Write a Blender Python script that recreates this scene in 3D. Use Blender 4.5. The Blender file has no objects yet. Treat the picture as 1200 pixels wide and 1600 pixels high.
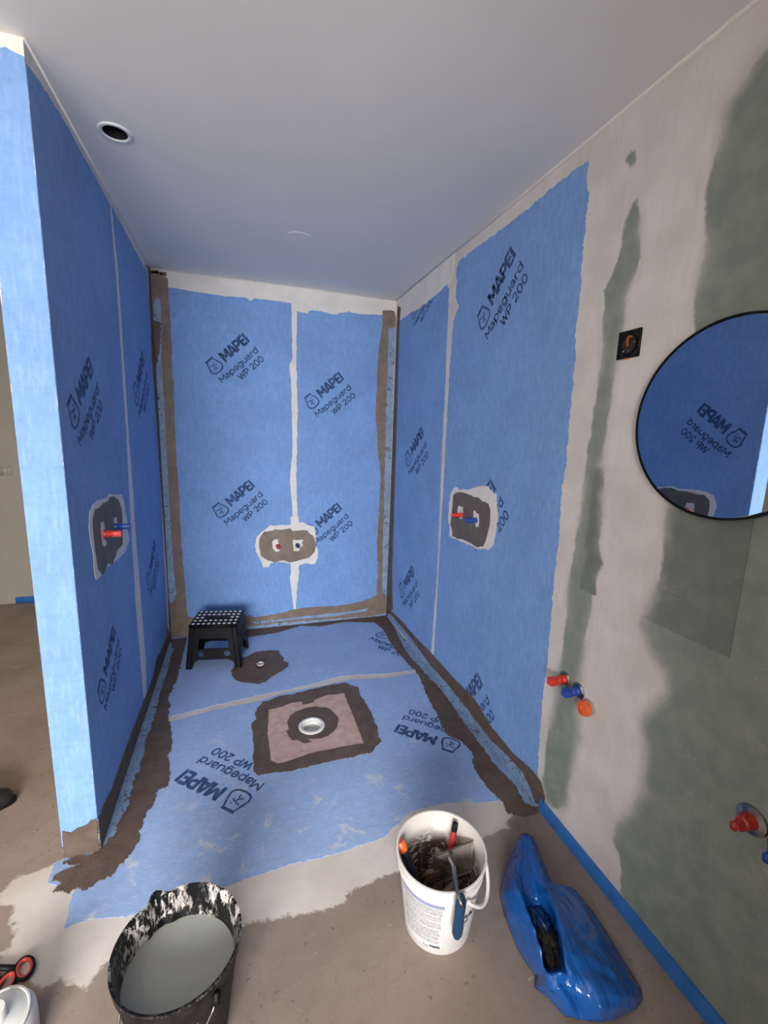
import bpy, bmesh, math, random
import numpy as np
from mathutils import Vector, Matrix, noise
from mathutils.geometry import tessellate_polygon, delaunay_2d_cdt
random.seed(7)
SC = bpy.context.scene
COL = SC.collection

# ---------------------------------------------------------------- camera
F_PX, YAW, PITCH, ROLL, CAM_Z = 687.0, 0.318, 0.1725, 0.0302, 1.501
_f = Vector((math.sin(YAW)*math.cos(PITCH), math.cos(YAW)*math.cos(PITCH), -math.sin(PITCH)))
_r = Vector((math.cos(YAW), -math.sin(YAW), 0)); _u = _r.cross(_f)
RT = _r*math.cos(ROLL)+_u*math.sin(ROLL); UP = -_r*math.sin(ROLL)+_u*math.cos(ROLL)
cd = bpy.data.cameras.new('camera'); cam = bpy.data.objects.new('camera', cd); COL.objects.link(cam)
cd.sensor_fit = 'HORIZONTAL'; cd.sensor_width = 36; cd.lens = F_PX/1200*36; cd.clip_start = .02
m = Matrix((RT, UP, -_f)).transposed().to_4x4(); m.translation = Vector((0, 0, CAM_Z)); cam.matrix_world = m
SC.camera = cam

# ---------------------------------------------------------------- light and exposure
SC.view_settings.view_transform = 'Standard'; SC.view_settings.look = 'None'
SC.view_settings.gamma = 1; SC.view_settings.use_curve_mapping = False
SC.view_settings.exposure = 0.78
w = bpy.data.worlds.new('overcast_sky'); SC.world = w; w.use_nodes = True
w.node_tree.nodes['Background'].inputs[0].default_value = (.62, .74, .9, 1)
w.node_tree.nodes['Background'].inputs[1].default_value = 1.0
def area(name, loc, rot, sx, sy, power, col):
    l = bpy.data.lights.new(name, 'AREA'); l.shape = 'RECTANGLE'; l.size = sx; l.size_y = sy; l.energy = power; l.color = col
    o = bpy.data.objects.new(name, l); COL.objects.link(o); o.location = loc; o.rotation_euler = rot; return o
def aim(loc, to): return (Vector(to)-Vector(loc)).to_track_quat('-Z', 'Y').to_euler()
area('high_sky_light', (-1.3, -4.3, 2.75), aim((-1.3, -4.3, 2.75), (-.2, 2.5, .6)), 3.8, 2.2, 620, (1, .98, .95))
area('window_daylight', (-1.15, -2.66, 1.30), (math.radians(90), 0, 0), 2.3, 1.1, 75, (1, .97, .93))
lp = bpy.data.lights.new('ceiling_bulb', 'POINT'); lp.energy = 9; lp.color = (1, .80, .45); lp.shadow_soft_size = .06
lo = bpy.data.objects.new('ceiling_bulb', lp); COL.objects.link(lo); lo.location = (-1.5, .3, 2.1)

# ---------------------------------------------------------------- helpers
XL, XR, YB, YF, H = -.5147, 1.1434, 3.325, 1.584, 2.5
XP = -.626     # far face of the partition
def ray(u, v): return RT*((u-600)/F_PX)-UP*((v-800)/F_PX)+_f
PL = {'L': (0, XL, Vector((1, 0, 0))), 'R': (0, XR, Vector((-1, 0, 0))), 'B': (1, YB, Vector((0, -1, 0))),
      'E': (1, YF, Vector((0, -1, 0))), 'F': (2, 0., Vector((0, 0, 1))), 'C': (2, H, Vector((0, 0, -1)))}
def W(p, u, v, val=None):
    ax, c, n = PL[p]; c = c if val is None else val
    d = ray(u, v); o = Vector((0, 0, CAM_Z)); return o+d*((c-o[ax])/d[ax])
def clampp(p, q, e=.002):
    q = q.copy()
    if p == 'L': q.y = min(max(q.y, YF), YB-e); q.z = min(max(q.z, e), H-e)
    if p == 'R': q.y = min(q.y, YB-e); q.z = min(max(q.z, e), H-e)
    if p == 'B': q.x = min(max(q.x, XL+e), XR-e); q.z = min(max(q.z, e), H-e)
    if p == 'E': q.x = min(max(q.x, XP), XL); q.z = min(max(q.z, e), H-e)
    if p == 'F':
        q.x = min(q.x, XR-e)
        if q.y > YF and XP < q.x < XL-.015 and q.y < YF+.12: q.y = YF-.001
        elif q.y > YF: q.x = max(q.x, XL+e)
        q.y = min(q.y, YB-e)
    return q
def ragged(pts, n, step=.008, amp=.004, fr=40, seed=0, closed=True):
    out = []
    N = len(pts)
    for i in range(N):
        a, b = pts[i], pts[(i+1) % N]; L = (b-a).length
        k = max(1, int(L/step))
        d = (b-a).normalized() if L > 1e-9 else Vector((1, 0, 0)); s = n.cross(d)
        for j in range(k):
            q = a.lerp(b, j/k)
            v = noise.noise(q*fr*.7+Vector((seed*7.3, 1.7, 3.1)))+.7*noise.noise(q*fr*2.6+Vector((5, seed*3.1, 9)))+.9*noise.noise(q*fr*6+Vector((2, seed*1.3, 4)))
            out.append(q+s*(v*amp*1.15))
    return out
def new_obj(name, me, mat=None, parent=None):
    o = bpy.data.objects.new(name, me); COL.objects.link(o)
    if mat: me.materials.append(mat)
    if parent: o.parent = parent
    return o
def tag(o, label=None, cat=None, group=None, kind=None):
    if label: o['label'] = label
    if cat: o['category'] = cat
    if group: o['group'] = group
    if kind: o['kind'] = kind
    return o
def empty(name, loc=(0, 0, 0), rz=0):
    o = bpy.data.objects.new(name, None); o.empty_display_size = .05; COL.objects.link(o); o.location = loc; o.rotation_euler = (0, 0, rz); return o
def to2d(n, q):
    a = Vector((0, 0, 1)) if abs(n.z) < .5 else Vector((0, 1, 0)); t = a.cross(n).normalized()
    return (q.dot(t), q.dot(a))
def winding(P, L):
    P = np.array(P); w_ = np.zeros(len(P), int); L = np.array(L); M_ = np.roll(L, -1, 0)
    for (x0, y0), (x1, y1) in zip(L, M_):
        c = (x1-x0)*(P[:, 1]-y0)-(P[:, 0]-x0)*(y1-y0)
        w_ += ((y0 <= P[:, 1]) & (y1 > P[:, 1]) & (c > 0)).astype(int)-((y0 > P[:, 1]) & (y1 <= P[:, 1]) & (c < 0)).astype(int)
    return w_
def slab(name, outer, n, off, th, mat, parent=None, holes=()):
    """thin sheet of thickness th whose front lies off above the surface"""
    a = Vector((0, 0, 1)) if abs(n.z) < .5 else Vector((0, 1, 0)); t = a.cross(n).normalized(); k0 = outer[0].dot(n)
    loops = [[to2d(n, q) for q in L] for L in [outer]+list(holes)]
    pts = [Vector(q) for L in loops for q in L]; eds = []; base = 0
    for L in loops: eds += [(base+i, base+(i+1) % len(L)) for i in range(len(L))]; base += len(L)
    v2, _, f2, *_r = delaunay_2d_cdt(pts, eds, [], 0, 1e-6)
    cen = [tuple(sum((v2[k] for k in f), Vector((0, 0)))/len(f)) for f in f2]
    keep = winding(cen, loops[0]) != 0
    for L in loops[1:]: keep &= winding(cen, L) == 0
    f2 = [tuple(f) for f, k in zip(f2, keep) if k]; N = len(v2)
    vs = [t*v[0]+a*v[1]+n*(k0+off) for v in v2]+[t*v[0]+a*v[1]+n*(k0+off-th) for v in v2]
    fs = []; cnt = {}
    for f in f2:
        p, q, r = (vs[k] for k in f[:3])
        if (q-p).cross(r-p).dot(n) < 0: f = f[::-1]
        fs.append(f); fs.append(tuple(k+N for k in f[::-1]))
        for x, y in zip(f, f[1:]+f[:1]): cnt[(x, y)] = 1
    for x, y in list(cnt):
        if (y, x) not in cnt: fs.append((y, x, x+N, y+N))
    me = bpy.data.meshes.new(name); me.from_pydata([tuple(v) for v in vs], [], fs)
    bm = bmesh.new(); bm.from_mesh(me); bmesh.ops.delete(bm, geom=[v for v in bm.verts if not v.link_faces], context='VERTS'); bm.to_mesh(me); bm.free()
    return new_obj(name, me, mat, parent)
def pix(p, pts, val=None): return [clampp(p, W(p, *q)) for q in pts]
def crop(x0, y0, s, pts): return [(x0+a/s, y0+b/s) for a, b in pts]
def patch(name, p, pts, off, th, mat, amp=.004, fr=40, step=.008, seed=0, holes=(), parent=None):
    o = ragged(pix(p, pts), PL[p][2], step, amp, fr, seed)
    o = [clampp(p, q) for q in o]
    return slab(name, o, PL[p][2], off, th, mat, parent, [ragged(pix(p, h), PL[p][2], step, amp*.5, fr, seed+3) for h in holes])
def bmobj(name, bm, mat, parent=None, smooth=True, loc=None):
    me = bpy.data.meshes.new(name); bmesh.ops.remove_doubles(bm, verts=bm.verts, dist=1e-6); bmesh.ops.recalc_face_normals(bm, faces=bm.faces); bm.to_mesh(me); bm.free()
    if smooth:
        for f in me.polygons: f.use_smooth = True
    o = new_obj(name, me, mat, parent)
    if loc: o.location = loc
    return o
def autosmooth(o, ang=35):
    me = o.data
    for f in me.polygons: f.use_smooth = True
    try: me.set_sharp_from_angle(angle=math.radians(ang))
    except Exception: pass
    return o
def box(bm, c, s, M=None, bev=0):
    r = bmesh.ops.create_cube(bm, size=1)
    vs = r['verts']
    bmesh.ops.scale(bm, vec=s, verts=vs); bmesh.ops.translate(bm, vec=c, verts=vs)
    if bev:
        es = list({e for v in vs for e in v.link_edges})
        rr = bmesh.ops.bevel(bm, geom=es, offset=bev, segments=2, affect='EDGES'); vs = [v for v in rr['verts']]+[v for v in vs if v.is_valid]
        vs = list(set(vs))
    if M: bmesh.ops.transform(bm, matrix=M, verts=vs)
    return vs
def lathe(bm, prof, seg=48, M=None, cap0=False, cap1=False, a0=0, a1=2*math.pi):
    full = abs(a1-a0-2*math.pi) < 1e-6
    rings = []
    cnt = seg if full else seg+1
    for r, z in prof:
        rings.append([bm.verts.new((r*math.cos(a0+(a1-a0)*i/seg), r*math.sin(a0+(a1-a0)*i/seg), z)) for i in range(cnt)])
    for A, B in zip(rings, rings[1:]):
        for i in range(seg):
            j = (i+1) % cnt
            bm.faces.new((A[i], A[j], B[j], B[i]))
    if cap0: bm.faces.new(rings[0][::-1])
    if cap1: bm.faces.new(rings[-1])
    vs = [v for R in rings for v in R]
    if M: bmesh.ops.transform(bm, matrix=M, verts=vs)
    return vs
def tube(bm, pts, r, seg=10, closed=False, caps=True):
    pts = [Vector(p) for p in pts]; n = len(pts); rings = []
    rr = r if isinstance(r, (list, tuple)) else [r]*n
    ref = None
    for i, p in enumerate(pts):
        if closed: t = pts[(i+1) % n]-pts[i-1]
        else: t = pts[min(i+1, n-1)]-pts[max(i-1, 0)]
        t.normalize()
        if ref is None: ref = t.orthogonal().normalized()
        ref = (ref-t*ref.dot(t)).normalized(); b = t.cross(ref)
        rings.append([bm.verts.new(p+(ref*math.cos(2*math.pi*k/seg)+b*math.sin(2*math.pi*k/seg))*rr[i]) for k in range(seg)])
    m_ = n if closed else n-1
    for i in range(m_):
        A, B = rings[i], rings[(i+1) % n]
        for k in range(seg): bm.faces.new((A[k], A[(k+1) % seg], B[(k+1) % seg], B[k]))
    if caps and not closed: bm.faces.new(rings[0][::-1]); bm.faces.new(rings[-1])
def frame_to(n):   # matrix whose +z is n
    return Vector((0, 0, 1)).rotation_difference(Vector(n)).to_matrix().to_4x4()

# ---------------------------------------------------------------- materials
def srgb(r, g, b):
    f = lambda c: (c/255/12.92) if c/255 <= .04045 else ((c/255+.055)/1.055)**2.4
    return (f(r), f(g), f(b), 1)
class NT:
    def __init__(s, name):
        s.m = bpy.data.materials.new(name); s.m.use_nodes = True; s.t = s.m.node_tree; s.b = s.t.nodes['Principled BSDF']
    def n(s, typ, **kw):
        x = s.t.nodes.new(typ)
        for k, v in kw.items(): setattr(x, k, v)
        return x
    def l(s, a, b): s.t.links.new(a, b)
    def co(s): 
        g = s.n('ShaderNodeNewGeometry'); return g.outputs['Position']
    def ocoord(s): return s.n('ShaderNodeTexCoord').outputs['Object']
    def noise(s, scale, detail=3, rough=.55, vec=None, stretch=None, dist=0):
        x = s.n('ShaderNodeTexNoise'); x.inputs['Scale'].default_value = scale; x.inputs['Detail'].default_value = detail
        x.inputs['Roughness'].default_value = rough; x.inputs['Distortion'].default_value = dist
        v = vec or s.co()
        if stretch:
            mp = s.n('ShaderNodeMapping'); mp.inputs['Scale'].default_value = stretch; s.l(v, mp.inputs[0]); v = mp.outputs[0]
        s.l(v, x.inputs['Vector']); return x.outputs['Fac']
    def ramp(s, f, a, b, lo=0., hi=1.):
        x = s.n('ShaderNodeMapRange'); x.interpolation_type = 'SMOOTHSTEP'
        x.inputs[1].default_value = a; x.inputs[2].default_value = b; x.inputs[3].default_value = lo; x.inputs[4].default_value = hi
        s.l(f, x.inputs[0]); return x.outputs[0]
    def mix(s, f, a, b, mode='MIX'):
        x = s.n('ShaderNodeMix', data_type='RGBA', blend_type=mode)
        if hasattr(f, 'node'): s.l(f, x.inputs[0])
        else: x.inputs[0].default_value = f
        for k, c in ((6, a), (7, b)):
            if hasattr(c, 'node'): s.l(c, x.inputs[k])
            else: x.inputs[k].default_value = c
        return x.outputs[2]
    def math(s, op, a, b=0., clamp=False):
        x = s.n('ShaderNodeMath', operation=op, use_clamp=clamp)
        for k, c in ((0, a), (1, b)):
            if hasattr(c, 'node'): s.l(c, x.inputs[k])
            else: x.inputs[k].default_value = c
        return x.outputs[0]
    def attr(s, nm): 
        x = s.n('ShaderNodeAttribute'); x.attribute_name = nm; return x.outputs['Fac']
    def bump(s, h, dist=.002, strength=.5, prev=None):
        x = s.n('ShaderNodeBump'); x.inputs['Distance'].default_value = dist; x.inputs['Strength'].default_value = strength
        s.l(h, x.inputs['Height'])
        if prev: s.l(prev, x.inputs['Normal'])
        return x.outputs[0]
    def out(s, col=None, rough=None, normal=None, metal=None, **kw):
        for k, v in (('Base Color', col), ('Roughness', rough), ('Normal', normal), ('Metallic', metal)):
            if v is None: continue
            if hasattr(v, 'node'): s.l(v, s.b.inputs[k])
            else: s.b.inputs[k].default_value = v
        for k, v in kw.items(): s.b.inputs[k.replace('_', ' ')].default_value = v
        return s.m
def scale_c(c, k): return (c[0]*k, c[1]*k, c[2]*k, 1)
def simple(name, c, rough=.5, var=.12, scale=30, metal=0, bump=.0, **kw):
    s = NT(name); nz = s.noise(scale, 3, vec=s.ocoord())
    col = s.mix(s.ramp(nz, .3, .7), scale_c(c, 1-var), scale_c(c, 1+var))
    nr = s.bump(nz, .001, bump) if bump else None
    return s.out(col, rough, nr, metal, **kw)

def membrane(name, base, dust=0., floor=False):
    s = NT(name)
    big = s.noise(3.5, 3); mid = s.noise(28, 4, .6); st = (90, 90, 14) if not floor else (40, 90, 90)
    fib = s.noise(1, 3, .6, stretch=st); fine = s.noise(420, 2)
    col = s.mix(s.ramp(big, .3, .7), scale_c(base, .93), scale_c(base, 1.07))
    col = s.mix(s.math('MULTIPLY', s.ramp(mid, .35, .7), .4), col, scale_c(base, .74))
    col = s.mix(s.math('MULTIPLY', s.ramp(fib, .45, .75), .35), col, (min(1, base[0]*1.9), base[1]*1.35, min(1, base[2]*1.12), 1))
    spk = s.math('MULTIPLY', s.ramp(s.noise(75, 2), .69, .76), .35); col = s.mix(spk, col, scale_c(base, .5))
    # faint weave lines in the fleece
    wv = s.n('ShaderNodeTexWave', wave_type='BANDS', bands_direction='Z' if not floor else 'Y'); wv.inputs['Scale'].default_value = 4; wv.inputs['Distortion'].default_value = .6; s.l(s.co(), wv.inputs['Vector'])
    col = s.mix(s.math('MULTIPLY', s.ramp(wv.outputs['Fac'], .97, 1.), .07), col, scale_c(base, .5))
    if dust:
        dz = s.noise(9, 5, .62, dist=.4); dm = s.noise(60, 4, .7)
        f = s.math('MULTIPLY', s.ramp(s.math('ADD', dz, s.math('MULTIPLY', dm, .25)), .74-.05*dust, .86-.05*dust), .75)
        if floor:   # white dried filler smudges thicken towards the front edge of the sheet
            sep = s.n('ShaderNodeSeparateXYZ'); s.l(s.co(), sep.inputs[0])
            g = s.ramp(sep.outputs['Y'], 1.3, 2.3, 1., .25); f = s.math('MULTIPLY', f, g)
        col = s.mix(f, col, (.62, .62, .62, 1))
    h = s.math('ADD', s.math('MULTIPLY', fine, .5), mid)
    return s.out(col, .82, s.bump(h, .0012, .35))
BLUE = (.18, .338, .67, 1)
M_wall = membrane('blue_fleece_membrane', BLUE, 0)
M_floor_mem = membrane('blue_fleece_membrane_dusty', (.30, .44, .73, 1), .9, True)
def paste(name, c1, c2):
    s = NT(name); a = s.noise(14, 4, .6); b = s.noise(1, 4, .6, stretch=(120, 120, 25)); c = s.noise(160, 3)
    col = s.mix(s.ramp(a, .3, .7), c1, c2); col = s.mix(s.math('MULTIPLY', s.ramp(b, .5, .8), .35), col, scale_c(c2, 1.25))
    h = s.math('ADD', s.math('MULTIPLY', a, 2.5), s.math('ADD', b, s.math('MULTIPLY', c, .25)))
    return s.out(col, .62, s.bump(h, .0022, .7))
M_paste = paste('brown_sealing_paste', (.092, .060, .046, 1), (.135, .094, .074, 1))
M_paste_g = paste('grey_brown_sealing_paste', (.11, .09, .078, 1), (.15, .125, .108, 1))
M_paste_b = paste('taupe_sealing_paste', (.17, .125, .095, 1), (.235, .18, .14, 1))
def tapemat():
    s = NT('blue_grey_sealing_tape'); a = s.noise(12, 3); b = s.noise(1, 5, .7, stretch=(60, 60, 60), dist=1.2); c = s.noise(30, 5, .65, dist=1.5)
    col = s.mix(s.ramp(a, .3, .7), (.17, .28, .46, 1), (.25, .37, .57, 1))
    col = s.mix(s.math('MULTIPLY', s.ramp(b, .55, .66), .75), col, (.40, .40, .41, 1))
    col = s.mix(s.math('MULTIPLY', s.ramp(c, .57, .62), .9), col, (.09, .06, .045, 1))
    return s.out(col, .6, s.bump(c, .002, .5))
M_tape = tapemat()
def fillermat(name='white_filler', k=1.):
    s = NT(name); a = s.noise(8, 4, .6); b = s.noise(1, 3, .6, stretch=(150, 150, 18))
    col = s.mix(s.ramp(a, .3, .7), (.68*k, .65*k, .62*k, 1), (.76*k, .73*k, .70*k, 1))
    return s.out(col, .78, s.bump(s.math('ADD', a, b), .0015, .5))
M_fill = fillermat()
def boardmat(name='plasterboard_with_filler', g=1., wk=1.):
    s = NT(name)
    n1 = s.noise(9, 5, .62); n2 = s.noise(60, 4, .65)
    wob = s.math('ADD', s.math('MULTIPLY', s.math('SUBTRACT', n1, .5), .05), s.math('MULTIPLY', s.math('SUBTRACT', n2, .5), .012))
    d = s.math('ADD', s.attr('green_dist'), wob)
    # edge softness changes along the trowel strokes
    f1 = s.ramp(d, -.004, .010); f2 = s.ramp(d, -.035, .035)
    soft = s.ramp(s.noise(3.0, 2), .42, .6)
    f = s.n('ShaderNodeMix', data_type='FLOAT'); s.l(soft, f.inputs[0]); s.l(f1, f.inputs[2]); s.l(f2, f.inputs[3]); f = f.outputs[0]
    gcol = s.mix(s.ramp(s.noise(14, 4), .3, .7), (.20*g, .24*g, .205*g, 1), (.255*g, .29*g, .245*g, 1))
    gcol = s.mix(s.math('MULTIPLY', s.ramp(s.noise(5, 5, .7, dist=.5), .55, .72), .4), gcol, (.42, .43, .40, 1))
    gcol = s.mix(s.math('MULTIPLY', s.ramp(s.noise(70, 3), .68, .74), .35), gcol, (.6, .6, .57, 1))
    wcol = s.mix(s.ramp(s.noise(6, 4), .3, .7), (.60*wk, .56*wk, .535*wk, 1), (.69*wk, .655*wk, .63*wk, 1))
    wcol = s.mix(s.math('MULTIPLY', s.ramp(s.noise(1, 3, .6, stretch=(90, 60, 8)), .5, .75), .18), wcol, (.42, .42, .38, 1))
    col = s.mix(f, gcol, wcol)
    return s.out(col, .8, s.bump(s.math('ADD', s.math('MULTIPLY', f, 1.5), s.noise(40, 4)), .001, .4))
M_board = boardmat(); M_board2 = boardmat('darker_board_piece', .72, .97)
def floormat():
    s = NT('cement_screed_floor')
    n1 = s.noise(9, 6, .7, dist=.4); n2 = s.noise(80, 4, .7)
    d = s.math('ADD', s.attr('filler_dist'), s.math('ADD', s.math('MULTIPLY', s.math('SUBTRACT', n1, .5), .10), s.math('MULTIPLY', s.math('SUBTRACT', n2, .5), .02)))
    f = s.ramp(d, .008, -.008)
    big = s.noise(2.2, 4); mid = s.noise(22, 5, .65); fine = s.noise(300, 3, .7)
    c = s.mix(s.ramp(big, .3, .7), (.235, .18, .145, 1), (.315, .25, .21, 1))
    c = s.mix(s.math('MULTIPLY', s.ramp(mid, .45, .75), .5), c, (.20, .155, .125, 1))
    c = s.mix(s.math('MULTIPLY', s.ramp(fine, .45, .75), .3), c, (.14, .11, .09, 1))
    c = s.mix(s.math('MULTIPLY', s.ramp(s.noise(45, 2), .66, .72), .7), c, (.12, .10, .09, 1))
    c = s.mix(s.math('MULTIPLY', s.ramp(s.noise(1, 4, .6, stretch=(9, 60, 1)), .68, .73), .55), c, (.55, .50, .46, 1))
    wc = s.mix(s.ramp(s.noise(5, 4), .3, .7), (.56, .50, .455, 1), (.66, .605, .565, 1))
    col = s.mix(f, c, wc)
    return s.out(col, .75, s.bump(s.math('ADD', s.math('MULTIPLY', f, 1.6), s.math('ADD', mid, s.math('MULTIPLY', fine, .4))), .0015, .45))
M_floor = floormat()
M_ceil = simple('ceiling_paint', (.80, .79, .775, 1), .7, .02, 3)
M_ceil_edge = M_fill
M_plainwall = simple('beige_plaster', (.26, .23, .20, 1), .8, .05, 3)
M_yell = simple('cream_plaster', (.70, .66, .50, 1), .8, .03, 8)
M_ink = simple('dark_blue_ink', (.022, .055, .15, 1), .75, .25, 25)
def fadedink():
    s = NT('faded_blue_ink'); n_ = s.noise(35, 3, .6)
    return s.out(s.mix(s.ramp(n_, .35, .65), (.020, .050, .135, 1), (.045, .10, .25, 1)), .8)
M_ink2 = fadedink()
M_black = simple('black_plastic', (.005, .005, .006, 1), .5, .2, 40, Specular_IOR_Level=.22)
M_dot = simple('white_rubber_dot', (.72, .72, .74, 1), .5, .03)
M_foam = simple('blue_foam_edge_strip', (.03, .15, .46, 1), .45, .1, 20)
M_red = simple('red_plastic_plug', (.70, .045, .035, 1), .32, .08)
M_redd = simple('dark_red_plastic_plug', (.42, .03, .025, 1), .35, .08)
M_bluep = simple('blue_plastic_plug', (.02, .07, .38, 1), .3, .08)
M_orange = simple('orange_plastic_cap', (.80, .13, .03, 1), .4, .05)
M_steel = simple('scratched_steel', (.30, .30, .30, 1), .3, .12, 60, 1.)
M_wplast = simple('white_plastic', (.74, .74, .73, 1), .3, .03, 12)

# ---------------------------------------------------------------- room shell
def boxstruct(name, x0, x1, y0, y1, z0, z1, mat):
    bm = bmesh.new(); box(bm, ((x0+x1)/2, (y0+y1)/2, (z0+z1)/2), (x1-x0, y1-y0, z1-z0))
    return tag(bmobj(name, bm, mat, smooth=False), kind='structure')
def sdf(P, poly):   # P Nx2, negative inside
    poly = np.array(poly); n = len(poly); d = np.full(len(P), 1e9); ins = np.zeros(len(P), bool)
    for i in range(n):
        a = poly[i]; b = poly[(i+1) % n]; e = b-a; wv = P-a
        t = np.clip((wv@e)/max(e@e, 1e-12), 0, 1); d = np.minimum(d, ((wv-t[:, None]*e)**2).sum(1))
        c = ((a[1] > P[:, 1]) != (b[1] > P[:, 1])) & (P[:, 0] < (b[0]-a[0])*(P[:, 1]-a[1])/(b[1]-a[1]+1e-15)+a[0]); ins ^= c
    d = np.sqrt(d); return np.where(ins, -d, d)
def grid_mesh(name, P0, du, dv, nu, nv, polys, attrname, mat, sign=1, parent=None, flip=False):
    P0, du, dv = np.array(P0, float), np.array(du, float), np.array(dv, float)
    I, J = np.meshgrid(np.arange(nu+1), np.arange(nv+1), indexing='ij')
    V = P0+I.reshape(-1, 1)*du/nu+J.reshape(-1, 1)*dv/nv
    i, j = np.meshgrid(np.arange(nu), np.arange(nv), indexing='ij'); a = (i*(nv+1)+j).ravel()
    Fc = np.stack([a, a+nv+1, a+nv+2, a+1], 1)
    if flip: Fc = Fc[:, ::-1]
    me = bpy.data.meshes.new(name); me.from_pydata(V.tolist(), [], Fc.tolist())
    ax = [k for k in range(3) if abs(du[k])+abs(dv[k]) > 1e-9]
    Q = V[:, ax]; D = np.full(len(Q), 1e9)
    for pg in polys: D = np.minimum(D, sdf(Q, [(p[ax[0]], p[ax[1]]) for p in pg]))
    at = me.attributes.new(attrname, 'FLOAT', 'POINT'); at.data.foreach_set('value', D.astype(np.float32))
    return new_obj(name, me, mat, parent)

# floor
FILL_POLY = [(92, 1312), (101, 1311), (104, 1330), (83, 1345), (45, 1348), (38, 1342), (26, 1372), (5, 1392), (3, 1408), (25, 1412), (17, 1436), (22, 1455), (20, 1475), (2, 1492),
             (3, 1510), (25, 1530), (60, 1540), (100, 1525), (122, 1540), (132, 1553), (150, 1520), (172, 1502), (230, 1500), (330, 1470), (378, 1448), (385, 1447), (430, 1432), (478, 1425), (530, 1412),
             (545, 1392), (600, 1375), (640, 1350), (745, 1310), (790, 1294), (803, 1278), (812, 1270), (800, 1240), (690, 1050), (600, 960), (300, 990), (265, 1010), (160, 1310)]
FP = [[tuple(clampp('F', W('F', *p))) for p in FILL_POLY]]
fl = tag(grid_mesh('floor', (-2.7, -2.6, 0), (3.95, 0, 0), (0, 7.05, 0), 200, 352, FP, 'filler_dist', M_floor, flip=False), kind='structure')

bm = bmesh.new(); bm.from_mesh(fl.data); dc_ = W('F', 487, 1136)
bmesh.ops.delete(bm, geom=[f for f in bm.faces if (f.calc_center_median()-dc_).length < .054], context='FACES'); bm.to_mesh(fl.data); bm.free()
# right wall: plasterboard with filler
G0 = [(1300, 20), (1200, 72), (1163, 118), (1133, 170), (1120, 230), (1107, 300), (1102, 400), (1093, 450), (1085, 510), (1070, 640), (1055, 760), (1040, 830), (1032, 900), (1012, 950), (1004, 975), (1012, 1010), (1040, 1050),
      (1044, 1080), (1012, 1108), (1002, 1130), (1006, 1180), (1002, 1235), (985, 1262), (965, 1288), (960, 1315), (972, 1340), (972, 1400), (980, 1440), (1130, 1610), (1260, 1750), (1500, 1600)]
G1 = [(993, 312), (1001, 330), (1001, 385), (990, 430), (978, 465), (972, 520), (967, 560), (956, 600), (945, 680), (938, 760), (932, 850), (926, 920), (918, 980), (912, 1030), (905, 1060), (903, 1100), (906, 1150), (897, 1190),
      (890, 1210), (886, 1255), (872, 1268), (853, 1256), (850, 1222), (856, 1160), (866, 1100), (868, 1060), (880, 1020), (884, 980), (886, 930), (892, 900), (902, 830), (908, 800), (920, 700), (930, 640), (942, 560), (944, 500), (944, 452), (960, 425), (972, 388), (976, 350)]
G2 = [(978, 248), (990, 238), (993, 252), (986, 262)]
def wallpts(p, L): return [[tuple(W(p, *q)) for q in L]]
GP = wallpts('R', G0)+wallpts('R', G1)+wallpts('R', G2)
nyr = int((YB+.35)/.015)
wr = tag(grid_mesh('wall_right', (XR, -.35, 0), (0, YB+.35, 0), (0, 0, H), nyr, 166, GP, 'green_dist', M_board, flip=True), kind='structure')
boxstruct('wall_right_core', XR+.004, XR+.12, -.35, YB, 0, H, M_plainwall)
# the squared off piece of board let into the right wall
cs = [W('R', 929, 727), W('R', 905, 922), W('R', 1150, 1028), W('R', 1180, 742)]
zt, zb = (cs[0].z+cs[3].z)/2, (cs[1].z+cs[2].z)/2; yr_, yl_ = (cs[0].y+cs[1].y)/2, (cs[2].y+cs[3].y)/2
def boardpart():
    G1b = [(945, 700), (936, 727), (945, 728), (940, 790), (936, 850), (940, 880), (932, 905), (930, 935), (900, 925), (925, 727)]
    o = grid_mesh('board_piece', (XR-.002, yl_, zb), (0, yr_-yl_, 0), (0, 0, zt-zb), 60, 50, wallpts('R', G0)+wallpts('R', G1b), 'green_dist', M_board2, flip=True)
    bm = bmesh.new(); bm.from_mesh(o.data)
    be = [e for e in bm.edges if e.is_boundary]; r = bmesh.ops.extrude_edge_only(bm, edges=be)
    for v in [g for g in r['geom'] if isinstance(g, bmesh.types.BMVert)]: v.co.x += .0035
    bm.to_mesh(o.data); bm.free(); return o
bp = boardpart(); bp.parent = wr

bm = bmesh.new(); box(bm, ((XP+XL)/2, (YF+YB)/2, H/2), (XL-XP, YB-YF, H)); tag(bmobj('wall_partition', bm, M_fill, smooth=False), kind='structure')
boxstruct('wall_back', XP, XR+.12, YB, 4.45, 0, H, M_fill)
boxstruct('wall_far', -2.7, XP, 4.33, 4.45, 0, H, M_plainwall)
boxstruct('wall_light_block', .2, 1.263, -.45, -.35, 0, H, M_plainwall)  # unseen wall added to keep window light off the near right corner
boxstruct('wall_light_block_return', .2, .3, -2.6, -.45, 0, H, M_plainwall)  # unseen return closing off the added light-blocking wall
def holed_wall(name, ax, c0, c1, a0, a1, h, mat):   # wall along ax with opening h=(a,b,z0,z1)
    bm = bmesh.new()
    def bx(p, q, z0, z1):
        if ax == 0: box(bm, ((p+q)/2, (c0+c1)/2, (z0+z1)/2), (q-p, c1-c0, z1-z0))
        else: box(bm, ((c0+c1)/2, (p+q)/2, (z0+z1)/2), (c1-c0, q-p, z1-z0))
    bx(a0, h[0], 0, H); bx(h[1], a1, 0, H); bx(h[0], h[1], h[3], H)
    if h[2] > 0: bx(h[0], h[1], 0, h[2])
    return tag(bmobj(name, bm, mat, smooth=False), kind='structure')
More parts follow.
